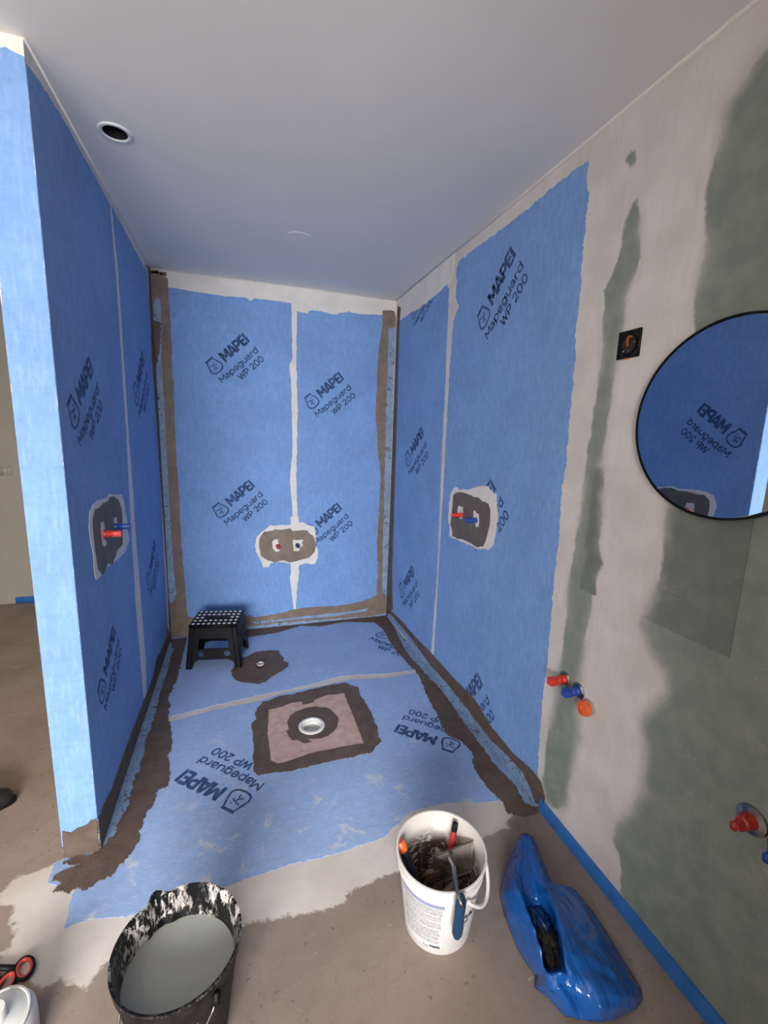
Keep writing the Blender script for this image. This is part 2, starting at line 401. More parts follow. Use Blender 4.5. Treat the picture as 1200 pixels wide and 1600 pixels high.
holed_wall('wall_rear', 0, -2.7, -2.6, -2.7, .3, (-2.3, 0, .7, 2.2), M_plainwall)
boxstruct('wall_left', -2.82, -2.7, -2.6, 4.45, 0, H, M_plainwall)
for nm, ax, c, a0, a1, z0, z1 in (('window_1', 0, -2.65, -2.3, 0, .7, 2.2),):
    bm = bmesh.new(); t = .05
    def fb(p, q, za, zb_):
        if ax == 0: box(bm, ((p+q)/2, c, (za+zb_)/2), (q-p, .06, zb_-za), bev=.004)
        else: box(bm, (c, (p+q)/2, (za+zb_)/2), (.06, q-p, zb_-za), bev=.004)
    fb(a0, a0+t, z0, z1); fb(a1-t, a1, z0, z1); fb(a0+t, a1-t, z0, z0+t); fb(a0+t, a1-t, z1-t, z1); fb((a0+a1)/2-t/2, (a0+a1)/2+t/2, z0+t, z1-t)
    tag(bmobj(nm, bm, M_wplast, smooth=False), kind='structure')

# ceiling with the round lamp hole
hc = W('C', 180, 207); 
sq = [Vector((-2.82, -2.7, H)), Vector((1.263, -2.7, H)), Vector((1.263, 4.45, H)), Vector((-2.82, 4.45, H))]
hole = [Vector((hc.x+.039*math.cos(a), hc.y+.039*math.sin(a), H)) for a in [2*math.pi*i/40 for i in range(40)]]
tag(slab('ceiling', sq, Vector((0, 0, -1)), 0, .03, M_ceil, holes=[hole]), kind='structure')
t = tag(empty('downlight_hole', (hc.x, hc.y, H)), 'open round hole with a raised white ring in the ceiling', 'light fitting')
bm = bmesh.new(); lathe(bm, [(.0385, .004), (.0385, -.002), (.042, -.0045), (.049, -.0045), (.053, -.003), (.054, -.0002), (.0385, .004)], 48); bmobj('trim_ring', bm, M_wplast, t)
bm = bmesh.new(); lathe(bm, [(.0384, -.001), (.0384, .09), (.0, .09)], 40); bmobj('dark_recess', bm, simple('dark_void', (.01, .009, .008, 1), .9), t)
bm = bmesh.new(); tube(bm, [(-.01, .0, .085), (.0, -.01, .05), (.018, -.02, .02), (.03, -.022, .012)], .0022, 8); bmobj('wire_end', bm, simple('tan_wire', (.5, .33, .15, 1), .5), t)
q = W('C', 468, 369)
cp = ragged([q+Vector((math.cos(a)*.062, math.sin(a)*.045, 0)) for a in [2*math.pi*i/16 for i in range(16)]], Vector((0, 0, -1)), .006, .005)
sp = slab('filled_spot', cp, Vector((0, 0, -1)), .0012, .0012, M_ceil); sp.parent = bpy.data.objects['ceiling']
# filler bead between ceiling and walls
def bead(name, pts, mat, wz=.012):
    bm = bmesh.new(); tube(bm, pts, wz, 6); o = bmobj(name, bm, mat); return tag(o, kind='structure')
bead('trim_1', [(XL, YF, H), (XL, YB, H)], M_fill, .006); bead('trim_2', [(XL, YB, H), (XR, YB, H)], M_fill, .006); bead('trim_3', [(XR, -.35, H), (XR, YB, H)], M_fill, .010)

# ---------------------------------------------------------------- membrane sheets
def sheet(p, pts, label, mat=None, amp=.004, off=.0012, seed=0, group=None, holes3=()):
    ol = [clampp(p, q) for q in ragged(pix(p, pts), PL[p][2], .005, amp, 45, seed)]
    o = slab('membrane_sheet', ol, PL[p][2], off, .0012, mat or M_wall, None, holes3)
    return tag(o, label, 'membrane sheet', group)
sL1 = sheet('L', [(20, 66), (58, 121), (75, 148), (105, 198), (132, 248), (150, 279), (171, 319), (180, 420), (188, 540), (197, 680), (200, 745), (206, 850), (212, 950), (221, 1055), (223, 1085), (228, 1110), (190, 1240), (150, 1345), (140, 1290), (98, 800), (50, 330)],
    'blue fleece membrane sheet covering the front half of the left partition wall', seed=1)
sL2 = sheet('L', [(174, 322), (229, 425), (240, 560), (262, 990), (262, 1010), (231, 1105), (228, 1075), (228, 1040), (221, 950), (213, 850), (206, 745), (201, 680), (192, 540), (184, 420)],
    'blue fleece membrane sheet on the rear half of the left partition wall', seed=2)
sE = sheet('E', [(-20, 74), (10, 74), (48, 92), (70, 330), (120, 800), (160, 1240), (168, 1330), (98, 1335), (50, 960), (0, 480)], 'bright blue fleece membrane strip wrapping the narrow end of the partition', seed=3, amp=.0015)
sB1 = sheet('B', [(240, 446), (262, 449), (300, 455), (345, 462), (385, 465), (391, 470), (398, 466), (430, 470), (455, 474), (456, 520), (457, 560), (452, 572), (455, 600), (457, 700), (453, 750), (457, 800), (457, 820), (457, 880), (453, 905), (458, 945), (459, 962), (455, 985), (250, 1000)],
    'blue fleece membrane sheet left of the white seam on the back wall', seed=4, amp=.003)
sB2 = sheet('B', [(464, 486), (480, 490), (484, 485), (500, 486), (520, 492), (545, 487), (560, 491), (598, 492), (622, 494), (612, 975), (463, 980), (462, 955), (465, 900), (465, 820), (463, 740), (465, 650), (463, 560)],
    'blue fleece membrane sheet right of the white seam on the back wall', seed=5, amp=.004)
sR1 = sheet('R', [(622, 500), (632, 492), (641, 486), (655, 478), (668, 468), (680, 461), (698, 444), (702, 452), (699, 520), (696, 600), (691, 700), (687, 800), (683, 900), (675, 1000), (672, 1040), (604, 975)],
    'narrow blue fleece membrane sheet at the rear of the right wall', seed=6, amp=.005)
sR2 = sheet('R', [(714, 440), (713, 420), (718, 408), (745, 386), (800, 347), (870, 288), (895, 268), (920, 251), (916, 285), (920, 300), (914, 360), (910, 400), (906, 470), (901, 500), (899, 560), (893, 620), (885, 720), (882, 745), (878, 760), (873, 850), (866, 900), (860, 980), (855, 1040), (849, 1080), (845, 1130), (841, 1190), (838, 1260),
    (700, 1080), (677, 1045), (679, 1010), (685, 900), (692, 780), (699, 650), (704, 560), (709, 500), (717, 480), (712, 465)],
    'wide blue fleece membrane sheet on the right wall with a torn white edge', seed=7, amp=.005)
sF1 = sheet('F', [(258, 1010), (270, 992), (400, 975), (605, 955), (655, 1015), (675, 1044), (652, 1047), (628, 1050), (600, 1053), (560, 1054), (530, 1057), (500, 1066), (455, 1077), (400, 1087), (330, 1104), (266, 1120), (235, 1130)],
    'pale blue fleece membrane sheet on the rear of the shower floor', M_floor_mem, seed=8, amp=.006)
sF2 = sheet('F', [(230, 1140), (268, 1128), (330, 1111), (400, 1097), (440, 1084), (500, 1073), (545, 1062), (600, 1060), (655, 1051), (680, 1050), (700, 1070), (845, 1258), (788, 1250), (760, 1254), (700, 1254), (640, 1268), (600, 1309), (560, 1322), (525, 1335), (490, 1343), (450, 1352), (420, 1362), (390, 1372), (350, 1385), (300, 1402), (200, 1432), (140, 1436), (101, 1452), (112, 1400), (117, 1386), (74, 1380), (84, 1350), (82, 1326), (101, 1322), (160, 1330)],
    'large blue fleece membrane sheet on the shower floor in front', M_floor_mem, seed=9, amp=.004, holes3=[[W('F', 487, 1136)+Vector((.056*math.cos(a), .056*math.sin(a), 0)) for a in [2*math.pi*i/32 for i in range(32)]]])

# ---------------------------------------------------------------- printed stamps on the sheets
def ell(cx, cy, rx, ry, n=18): return [(cx+rx*math.cos(2*math.pi*i/n), cy+ry*math.sin(2*math.pi*i/n)) for i in range(n)]+[(cx+rx, cy)]
GLY = {'M': (1.0, [[(.1, 0), (.1, 1)], [(.13, .95), (.5, .28)], [(.5, .28), (.87, .95)], [(.9, 1), (.9, 0)]]), 'A': (.86, [[(.07, 0), (.40, .97)], [(.46, .97), (.79, 0)], [(.2, .28), (.66, .28)], [(.38, .97), (.48, .97)]]),
 'P': (.78, [[(.1, 0), (.1, 1)], [(.1, .92), (.42, .92), (.60, .84), (.66, .68), (.60, .5), (.42, .42), (.1, .42)]]), 'E': (.66, [[(.1, 0), (.1, 1)], [(.1, .92), (.6, .92)], [(.1, .5), (.55, .5)], [(.1, .08), (.6, .08)]]), 'I': (.3, [[(.12, 0), (.12, 1)]]),
 'a': (.72, [[(.55, 0), (.55, .48)], [(.55, .46), (.48, .64), (.32, .71), (.12, .63)], [(.55, .42), (.28, .42), (.12, .32), (.09, .2), (.18, .06), (.35, .04), (.55, .16)]]),
 'p': (.76, [[(.1, -.27), (.1, .72)], ell(.37, .36, .28, .33)]), 'e': (.74, [[(.08, .36), (.63, .36), (.60, .54), (.47, .68), (.33, .70), (.16, .60), (.09, .36), (.16, .13), (.33, .03), (.5, .06), (.6, .16)]]),
 'g': (.78, [ell(.36, .36, .28, .33), [(.64, .72), (.64, -.02), (.55, -.19), (.36, -.25), (.13, -.19)]]), 'u': (.76, [[(.1, .72), (.1, .25), (.18, .07), (.34, .03), (.52, .1), (.6, .25)], [(.62, .72), (.62, 0)]]),
 'r': (.50, [[(.1, 0), (.1, .72)], [(.1, .42), (.2, .6), (.3, .67), (.44, .67)]]), 'd': (.78, [ell(.36, .36, .28, .33), [(.64, 0), (.64, 1.05)]]),
 'W': (1.1, [[(.05, 1), (.29, .05)], [(.29, .05), (.53, .95)], [(.53, .95), (.77, .05)], [(.77, .05), (1.01, 1)]]), ' ': (.35, []),
 '2': (.74, [[(.08, .74), (.14, .88), (.34, .95), (.52, .88), (.58, .70), (.48, .5), (.1, .08)], [(.06, .07), (.64, .07)]]), '0': (.80, [ell(.36, .5, .28, .45)])}
def text_mesh(body, wt, x0, x1, y0, cap):
    lines = []; x = 0
    for ch in body:
        adv, L = GLY[ch]; lines += [[(x+a, b) for a, b in l_] for l_ in L]; x += adv
    mx = max(a for l_ in lines for a, b in l_); mn = min(a for l_ in lines for a, b in l_)
    sx = (x1-x0-wt*cap)/(mx-mn)
    return strokes([[(x0+wt*cap/2+(a-mn)*sx, y0+b*cap) for a, b in l_] for l_ in lines], wt*cap)
def strokes(lines, wd):
    V, Fs = [], []
    for L in lines:
        L = [Vector((a, b, 0)) for a, b in L]; closed = (L[0]-L[-1]).length < 1e-6
        n = len(L)
        lft, rgt = [], []
        for i, p in enumerate(L):
            if closed: a = L[i-1] if i else L[n-2]; b = L[i+1] if i < n-1 else L[1]
            else: a = L[max(i-1, 0)]; b = L[min(i+1, n-1)]
            t_ = (b-a).normalized(); s_ = Vector((-t_.y, t_.x, 0)); lft.append(p+s_*wd/2); rgt.append(p-s_*wd/2)
        k = len(V); V += [tuple(q) for q in lft]+[tuple(q) for q in rgt]
        for i in range(n-1): Fs.append((k+i, k+n+i, k+n+i+1, k+i+1))
    return V, Fs
ICON = [[(.05, .47), (.02, .385), (-.01, .29), (.005, .235), (.05, .205), (.12, .195), (.20, .205), (.245, .235), (.262, .28), (.235, .375), (.195, .47), (.05, .47)], [(.03, .482), (.215, .482)]]
SQ = [[(.055, .385), (.08, .36), (.10, .375), (.125, .345), (.15, .36), (.16, .33), (.185, .345)], [(.125, .345), (.115, .305), (.135, .28), (.12, .25)], [(.115, .305), (.085, .30), (.07, .275)], [(.15, .40), (.165, .385)]]
def stamp_mesh(parts, nm):
    V, Fs = [], []
    for v, f in parts:
        k = len(V); V += v; Fs += [tuple(i+k for i in g) for g in f]
    me = bpy.data.meshes.new(nm); me.from_pydata(V, [], Fs); me.materials.append(M_ink2)
    bm = bmesh.new(); bm.from_mesh(me)
    for f in bm.faces:
        if f.normal.z < 0: f.normal_flip()
    bm.to_mesh(me); bm.free(); return me
T1 = text_mesh('MAPEI', .235, .335, 1.0, .25, .205); T2 = text_mesh('Mapeguard', .19, 0, 1, 0, .125); T3 = text_mesh('WP 200', .19, .32, .97, -.20, .130)
ME_TXT = stamp_mesh([T1, T2, T3], 'printed_lettering'); ME_ICON = stamp_mesh([strokes(ICON, .028), strokes(SQ, .020)], 'printed_emblem')
def stamp(p, a, b, par, L=None, keep_end=False):
    n = PL[p][2]; A, B = W(p, *a), W(p, *b); d = (B-A); ln = L or d.length; d.normalize(); up = n.cross(d)
    if keep_end: A = B-d*ln
    M = Matrix((d, up, n)).transposed().to_4x4()@Matrix.Diagonal((ln, ln, ln, 1)); M.translation = A+n*.0017
    for me in (ME_TXT, ME_ICON):
        o = bpy.data.objects.new(me.name, me); COL.objects.link(o); o.parent = par; o.matrix_world = M
LS = .338
stamp('B', (347.5, 599), (405.5, 548), sB1, LS); stamp('B', (355, 821), (411, 774), sB1, LS)
stamp('B', (496, 652), (547, 609), sB2, LS); stamp('B', (494, 852), (545, 808), sB2, LS)
stamp('B', (358, 1028), (416, 977), sB1, LS)
stamp('L', (125, 699), (154, 612), sL1, None); stamp('L', (165, 1112), (186, 1003), sL1, None)
stamp('L', (218, 655), (230, 588), sL2, None); stamp('L', (235, 937), (246, 868), sL2, None)
stamp('R', (648, 512), (675, 455), sR1, None); stamp('R', (640, 744), (667, 697), sR1, None); stamp('R', (631, 949), (653, 915), sR1, None)
stamp('R', (762, 531.5), (819, 415), sR2, None); stamp('R', (738, 872), (788, 786), sR2, .36, True); stamp('R', (722, 1150), (766, 1098), sR2, .355, True)
stamp('F', (576, 999), (645, 1023), sF1, None); stamp('F', (414, 1225), (318, 1182), sF2, None); stamp('F', (725, 1147), (632, 1118), sF2, None)

# ---------------------------------------------------------------- sealing tape in the corners and brown paste
def tape(p, pts, label, seed=0, amp=.002): return tag(patch('sealing_tape', p, pts, .0024, .0012, M_tape, amp, 60, .004, seed), label, 'sealing tape')
def pst(p, pts, label, mat=None, amp=.005, seed=0, holes=(), off=.0042, cat='sealing paste', nm='sealing_paste', fr=45): 
    return tag(patch(nm, p, pts, off, off-.0002, mat or M_paste, amp, fr, .004, seed, holes), label, cat)
tape('B', [(236, 440), (254, 440), (256, 560), (262, 700), (267, 800), (275, 900), (277, 925), (268, 945), (262, 945)], 'smeared blue-grey sealing tape up the left corner of the back wall', 1)
tape('B', [(604, 500), (621, 500), (612, 700), (607, 900), (604, 930), (596, 928), (598, 850), (602, 700)], 'smeared blue-grey sealing tape up the right corner of the back wall', 2)
tape('B', [(392, 969), (430, 967), (500, 957), (560, 951), (600, 942), (610, 955), (590, 965), (390, 984)], 'smeared blue-grey sealing tape along the foot of the back wall', 3)
tape('F', [(606, 964), (617, 967), (642, 996), (675, 1042), (700, 1071), (733, 1112), (758, 1146), (792, 1179), (817, 1208), (836, 1256), (825, 1268), (812, 1235), (783, 1205), (760, 1173), (735, 1140), (714, 1115), (690, 1078), (665, 1053), (635, 1020)], 'blue-grey sealing tape along the foot of the right wall', 4)
tape('R', [(604, 950), (612, 957), (617, 967), (642, 996), (675, 1041), (701, 1070), (734, 1111), (760, 1144), (793, 1177), (818, 1206), (836, 1245), (838, 1270), (700, 1090), (640, 1010)], 'blue-grey sealing tape turned up the foot of the right wall', 6, .001)
tape('F', [(262, 1000), (282, 1008), (268, 1065), (245, 1140), (232, 1185), (212, 1240), (188, 1300), (160, 1330), (157, 1325), (200, 1200), (240, 1085)], 'blue-grey sealing tape along the foot of the left partition', 5)
# back-left corner
pst('B', [(231, 424), (250, 424), (262, 436), (264, 470), (267, 520), (268, 560), (271, 600), (273, 650), (275, 700), (279, 760), (281, 800), (286, 880), (290, 925), (293, 963), (300, 965), (385, 960), (387, 988), (268, 1000), (264, 945), (272, 938), (275, 925), (271, 880), (266, 800), (260, 700), (255, 600), (252, 540), (253, 500), (250, 470), (245, 463), (240, 475), (238, 500), (236, 470)],
    'taupe sealing paste band up the left corner of the back wall', M_paste_b, .004, 1, fr=30)
for k, (a, b, c_, d_) in enumerate(((236, 422, 248, 427), (250, 425, 260, 430))):
    pst('B', [(a, b), (c_, b+1), (c_, d_+1), (a, d_)], 'small dark paste dab at the top of the back left corner, %s' % ('nearer the corner' if k == 0 else 'further from the corner'), M_paste, .002, k)
# smears crossing the left tape
pst('B', [(237, 500), (252, 505), (250, 540), (244, 575), (238, 560)], 'dark paste smear across the left corner tape near the ceiling', M_paste, .006, 3, fr=60)
# back-right corner
pst('B', [(598, 484), (616, 486), (619, 500), (618, 512), (607, 512), (606, 560), (603, 640), (601, 740), (598, 850), (597, 925), (603, 930), (604, 958), (596, 960), (560, 964), (500, 968), (461, 971), (388, 978), (387, 985), (384, 962), (400, 964), (440, 958), (461, 951), (500, 948), (540, 945), (565, 940), (588, 930), (590, 900), (589, 850), (592, 800), (595, 740), (590, 700), (587, 640), (589, 600), (592, 540), (598, 510)],
    'taupe sealing paste running down the right corner and along the foot of the back wall', M_paste_b, .005, 4,
    holes=[[(392, 971), (430, 968), (480, 962), (520, 958), (560, 953), (575, 950), (572, 955), (520, 963), (460, 968), (400, 975)]], fr=35)
pst('R', [(622, 478), (627, 480), (624, 520), (619, 700), (613, 900), (614, 950), (606, 962), (600, 960)], 'thin dark paste strip up the rear corner of the right wall', M_paste, .0025, 5)
pst('L', [(226, 414), (231, 420), (237, 560), (262, 920), (264, 975), (268, 1010), (272, 990), (236, 410)], 'thin dark paste strip up the rear corner of the left partition', M_paste, .002, 6)
# floor edges
pst('F', [(386, 983), (450, 975), (500, 970), (560, 964), (606, 959), (614, 978), (634, 1019), (663, 1052), (688, 1077), (713, 1113), (732, 1139), (757, 1173), (777, 1201), (806, 1229), (820, 1258), (845, 1264), (838, 1272), (821, 1277), (792, 1271), (787, 1258), (767, 1236), (746, 1208), (737, 1188), (742, 1183), (721, 1158), (700, 1150), (690, 1135), (683, 1117), (667, 1087), (654, 1054), (637, 1037), (612, 1008), (600, 985), (585, 973), (540, 972), (500, 979), (470, 978), (430, 990), (386, 996)],
    'brown sealing paste band along the rear and right edges of the shower floor', None, .007, 7)
pst('F', [(266, 1000), (292, 996), (284, 1030), (276, 1062), (269, 1078), (262, 1092), (266, 1104), (262, 1115), (266, 1140), (268, 1172), (262, 1182), (264, 1200), (262, 1230), (246, 1234), (240, 1256), (228, 1275), (222, 1292), (214, 1302), (218, 1312), (205, 1335), (190, 1350), (178, 1366), (150, 1380), (136, 1392), (120, 1388), (105, 1396), (82, 1394), (96, 1382), (84, 1374), (100, 1362), (125, 1352), (98, 1350), (120, 1340), (112, 1332), (104, 1322), (157, 1326),
    (176, 1308), (184, 1290), (192, 1275), (203, 1250), (210, 1220), (224, 1182), (228, 1160), (240, 1125), (250, 1085), (262, 1050), (271, 1015)],
    'broad brown sealing paste band along the left edge of the shower floor', None, .008, 8,
    holes=[[(130, 1333), (150, 1331), (146, 1336), (132, 1338)]])
pst('L', [(152, 1280), (158, 1266), (164, 1251), (172, 1238), (177, 1223), (185, 1200), (192, 1180), (203, 1149), (216, 1115), (230, 1080), (238, 1058), (244, 1028), (250, 1020), (256, 1004), (260, 995), (260, 978), (270, 990), (264, 1010), (215, 1150), (157, 1335)],
    'dark brown paste edge along the foot of the left partition', None, .004, 9)
pst('E', [(98, 1298), (112, 1300), (124, 1292), (136, 1288), (142, 1282), (152, 1277), (158, 1335), (98, 1340)], 'brown paste patch at the foot of the partition end', M_paste, .003, 10)
pst('R', [(605, 953), (612, 956), (625, 967), (650, 996), (675, 1021), (708, 1058), (742, 1092), (767, 1133), (800, 1175), (833, 1204), (846, 1222), (852, 1246), (850, 1262), (838, 1254), (830, 1232), (817, 1206), (792, 1178), (772, 1160), (758, 1144), (733, 1110), (700, 1069), (675, 1041), (642, 996), (617, 966)],
    'brown paste band along the foot of the right wall', None, .003, 11)

# ---------------------------------------------------------------- pipe stub patches
def plug(name, p, base, tip, mat, label, r=.0115, square=False, off=.002, cat='pipe plug', washer=None, group=None):
    n = PL[p][2]; A = W(p, *base)
    # length that brings the end to the tip pixel
    d = ray(*tip); o = Vector((0, 0, CAM_Z)); wv = o-A
    a_, b_, c_ = n.dot(n), n.dot(d), d.dot(d); dd, ee = n.dot(wv), d.dot(wv)
    L = min(max((b_*(-ee)+c_*dd)/(a_*c_-b_*b_), .03), .12) if p != 'B' else .05
    t_ = tag(empty(name, A), label, cat, group)
    bm = bmesh.new(); R = frame_to(n)
    lathe(bm, [(0, 0), (r*1.12, 0), (r*1.12, .012), (r*.95, .016), (r, .020), (r, L*.5), (r*.93, L*.52), (r*.93, L-.002), (r*.85, L), (0, L)], 28, R)
    autosmooth(bmobj('plug_body', bm, mat, t_), 30)
    bm = bmesh.new()
    if square: box(bm, (0, 0, L*.78), (r*1.7, r*1.7, L*.47), R, bev=.0012)
    else:
        for k in range(6):
            a = k*math.pi/3; box(bm, (r*.93*math.cos(a), r*.93*math.sin(a), L*.72), (.002, .002, L*.4), R)
    bmobj('grip_head', bm, mat, t_, smooth=False)
    if washer:
        bm = bmesh.new(); rr = washer; lathe(bm, [(r*1.15, 0), (r*1.15, .004), (rr*.8, .007), (rr, .002), (rr, 0)], 32, R); autosmooth(bmobj('wall_flange', bm, M_steel, t_))
    return t_
s7 = lambda L: crop(680, 740, 8.571, L); s9 = lambda L: crop(120, 750, 9.41, L); s8 = lambda L: crop(380, 800, 8, L); s5 = lambda L: crop(380, 1050, 5, L); s6 = lambda L: crop(270, 930, 6, L)
def fil(p, pts, label, amp=.004, seed=0): return tag(patch('filler_patch', p, pts, .0030, .0028, M_fill, amp, 50, .004, seed), label, 'wall filler')
fil('R', s7([(245, 200), (290, 188), (330, 210), (430, 220), (520, 190), (640, 165), (700, 170), (760, 230), (820, 280), (830, 400), (845, 560), (830, 700), (800, 850), (780, 960), (740, 1015), (620, 1000), (560, 1010), (480, 965), (350, 905), (240, 865), (190, 830), (200, 700), (180, 640), (190, 400), (210, 280)]), 'white filler patch around the pipe stubs on the right wall', seed=1)
pst('R', s7([(250, 290), (285, 252), (340, 250), (420, 265), (530, 310), (590, 325), (640, 370), (720, 400), (745, 480), (745, 640), (720, 760), (690, 880), (655, 975), (560, 985), (480, 930), (390, 885), (300, 870), (235, 840), (240, 770), (210, 680), (225, 560), (240, 420)]), 'grey-brown paste square around the pipe stubs on the right wall', M_paste_g, .0025, 21,
    holes=[s7([(312, 440), (335, 430), (350, 445), (378, 440), (382, 530), (365, 612), (340, 605), (300, 520)]), s7([(520, 500), (545, 495), (560, 525), (592, 540), (600, 640), (590, 712), (552, 718), (540, 670), (515, 640)])])
plug('pipe_plug', 'R', (722.5, 804.5), (706, 806), M_red, 'red ribbed plug in the brown paste patch on the right wall', .011)
plug('pipe_plug', 'R', (745, 813), (727, 814.5), M_bluep, 'blue ribbed plug in the brown paste patch on the right wall', .0125)
fil('L', s9([(180, 480), (230, 370), (300, 310), (400, 280), (490, 200), (530, 230), (650, 210), (690, 330), (705, 480), (730, 600), (740, 760), (765, 880), (740, 960), (700, 1050), (620, 1140), (520, 1220), (440, 1290), (400, 1350), (345, 1400), (280, 1470), (255, 1440), (230, 1100), (190, 900), (170, 750)]), 'white filler patch around the pipe stubs on the left partition', seed=2)
pst('L', s9([(215, 560), (250, 430), (320, 400), (380, 340), (440, 310), (480, 240), (520, 240), (600, 290), (640, 400), (655, 520), (660, 720), (660, 950), (590, 1020), (560, 1110), (530, 1170), (500, 1250), (440, 1220), (390, 1370), (350, 1395), (290, 1300), (250, 1000), (215, 700)]), 'dark grey paste patch around the pipe stubs on the left partition', M_paste_g, .0025, 22,
    holes=[s9([(330, 630), (385, 610), (405, 720), (380, 740), (385, 860), (425, 900), (425, 960), (385, 992), (355, 940), (340, 830)]), s9([(530, 550), (578, 545), (580, 640), (545, 660), (530, 640)])])
plug('pipe_plug', 'L', (161, 834.5), (189.5, 834.5), M_red, 'red square-headed plug sticking out of the left partition', .0125, True)
plug('pipe_plug', 'L', (177.5, 823), (204, 822.5), M_bluep, 'blue square-headed plug sticking out of the left partition', .0125, True)
fil('B', s8([(150, 400), (170, 310), (240, 240), (290, 215), (340, 170), (470, 165), (590, 165), (595, 60), (690, 50), (695, 130), (750, 125), (800, 160), (890, 180), (905, 290), (900, 400), (930, 460), (930, 560), (900, 640), (850, 655), (780, 640), (700, 665), (690, 850), (640, 1000), (600, 860), (590, 640), (500, 625), (420, 625), (340, 640), (320, 690), (250, 690), (215, 600), (160, 500)]), 'white filler patch around the pipe stubs on the back wall', seed=3)
pst('B', s8([(195, 400), (205, 320), (260, 240), (310, 245), (400, 215), (470, 222), (580, 200), (620, 235), (720, 225), (800, 230), (830, 265), (880, 300), (915, 400), (890, 500), (820, 570), (740, 585), (680, 610), (580, 630), (500, 600), (400, 630), (300, 600), (220, 550)]), 'oblong taupe paste patch around the pipe stubs on the back wall', M_paste_b, .003, 23,
    holes=[s8([(360, 370), (395, 340), (430, 338), (445, 400), (452, 490), (410, 497), (365, 450)]), s8([(620, 345), (660, 350), (750, 345), (735, 380), (748, 420), (710, 440), (700, 485), (630, 490)])])
plug('pipe_plug', 'B', (434, 853), (434, 853), M_redd, 'dark red plug facing forward in the back wall patch', .0145)
plug('pipe_plug', 'B', (464.5, 851.5), (464, 851), simple('dark_blue_plug', (.01, .02, .12, 1), .35), 'dark blue plug facing forward in the back wall patch', .0145)
fil('R', [(618, 462), (660, 425), (712, 385), (709, 415), (705, 440), (697, 446), (688, 455), (680, 462), (668, 472), (655, 483), (643, 488), (632, 496), (622, 503)], 'white filler smeared over the top edge of the narrow rear sheet on the right wall', .006, 4)
# plain stubs on the plasterboard
plug('valve_plug', 'R', (883, 1061), (857.5, 1063), M_red, 'bright red plug on a steel flange low on the right wall', .0155, True, washer=.029)
plug('valve_plug', 'R', (904, 1079), (880, 1081), M_bluep, 'blue plug on a steel flange beside the red one low on the right wall', .0155, True, washer=.029)
A = W('R', 921, 1105); t = tag(empty('drain_cap', A), 'orange octagonal cap on the lowest pipe stub of the right wall', 'pipe cap'); R = frame_to((-1, 0, 0))
bm = bmesh.new(); lathe(bm, [(0, 0), (.027, 0), (.027, .012), (.024, .014), (.024, .016)], 32, R); autosmooth(bmobj('pipe_collar', bm, simple('grey_pipe', (.35, .36, .34, 1), .5), t))
bm = bmesh.new(); lathe(bm, [(0, .012), (.0275, .012), (.029, .018), (.026, .034), (0, .036)], 8, R); bmobj('cap', bm, M_orange, t, smooth=False)
bm = bmesh.new(); box(bm, (0, 0, .0385), (.034, .005, .005), R, .001); bmobj('grip_rib', bm, M_orange, t)
def rosette(base, tip, mat, label):
    n = PL['R'][2]; A = W('R', *base); t_ = tag(empty('valve_plug', A), label, 'pipe plug')
    R = frame_to((-1, 0, 0)); bm = bmesh.new(); lathe(bm, [(0, 0), (.036, 0), (.034, .005), (.020, .009), (.019, .004), (0, .004)], 36, R); autosmooth(bmobj('wall_flange', bm, M_steel, t_))
    bm = bmesh.new(); lathe(bm, [(0, .003), (.020, .003), (.020, .014), (.0165, .020), (.0165, .034), (.012, .038), (.0105, .038), (.0105, .060), (.0, .061)], 28, R); autosmooth(bmobj('plug_body', bm, mat, t_))
    bm = bmesh.new(); box(bm, (0, 0, .058), (.020, .012, .016), R, .0015); box(bm, (0, 0, .030), (.046, .007, .012), R, .0015); bmobj('wing_grip', bm, mat, t_)
rosette((1175, 1281), (1140, 1285), M_redd, 'dull red winged plug on a round flange at the lower right of the wall')
rosette((1227, 1330), (1188, 1330), M_bluep, 'dark blue winged plug at the right edge of the picture, below the red one')

# floor outlets
pst('F', s6([(600, 640), (650, 590), (720, 570), (760, 545), (830, 530), (900, 525), (985, 525), (1000, 560), (1030, 590), (1040, 620), (1085, 640), (1080, 665), (1040, 700), (990, 730), (930, 770), (870, 815), (820, 835), (740, 825), (640, 820), (580, 790), (550, 740), (560, 690)]), 'round brown paste patch around the small floor pipe', M_paste, .008, 31)
A = W('F', 407, 1041); t = tag(empty('floor_pipe', A), 'short small white-capped pipe standing in the round brown patch', 'pipe')
bm = bmesh.new(); lathe(bm, [(.018, .0), (.018, .012), (.0235, .013), (.0235, .021), (.020, .022), (.019, .010), (0, .010)], 24); autosmooth(bmobj('pipe_end', bm, simple('pale_pipe', (.5, .47, .42, 1), .35), t))
bm = bmesh.new(); lathe(bm, [(.0185, .004), (.026, .0045), (.026, .009), (.0185, .0095)], 24); autosmooth(bmobj('rubber_ring', bm, M_black, t))
outer = s5([(90, 330), (110, 285), (150, 240), (200, 225), (300, 190), (380, 180), (500, 150), (600, 125), (680, 105), (810, 90), (840, 110), (900, 125), (905, 160), (925, 200), (960, 260), (1000, 320), (1020, 390), (1050, 430), (1050, 510), (1088, 545), (1040, 580), (1010, 630), (930, 645), (850, 670), (730, 690), (600, 720), (480, 750), (350, 780), (220, 790), (110, 812), (80, 780), (78, 700), (88, 600), (75, 500), (68, 400), (105, 375)])
pink = s5([(200, 300), (290, 280), (380, 245), (450, 235), (470, 262), (550, 240), (560, 222), (650, 185), (790, 170), (810, 230), (840, 300), (880, 400), (940, 562), (880, 568), (700, 605), (560, 630), (470, 660), (340, 705), (265, 722), (215, 690), (205, 600), (190, 480), (195, 380)])
pst('F', outer, 'square brown paste frame around the pink drain collar', None, .005, 32, holes=[pink])
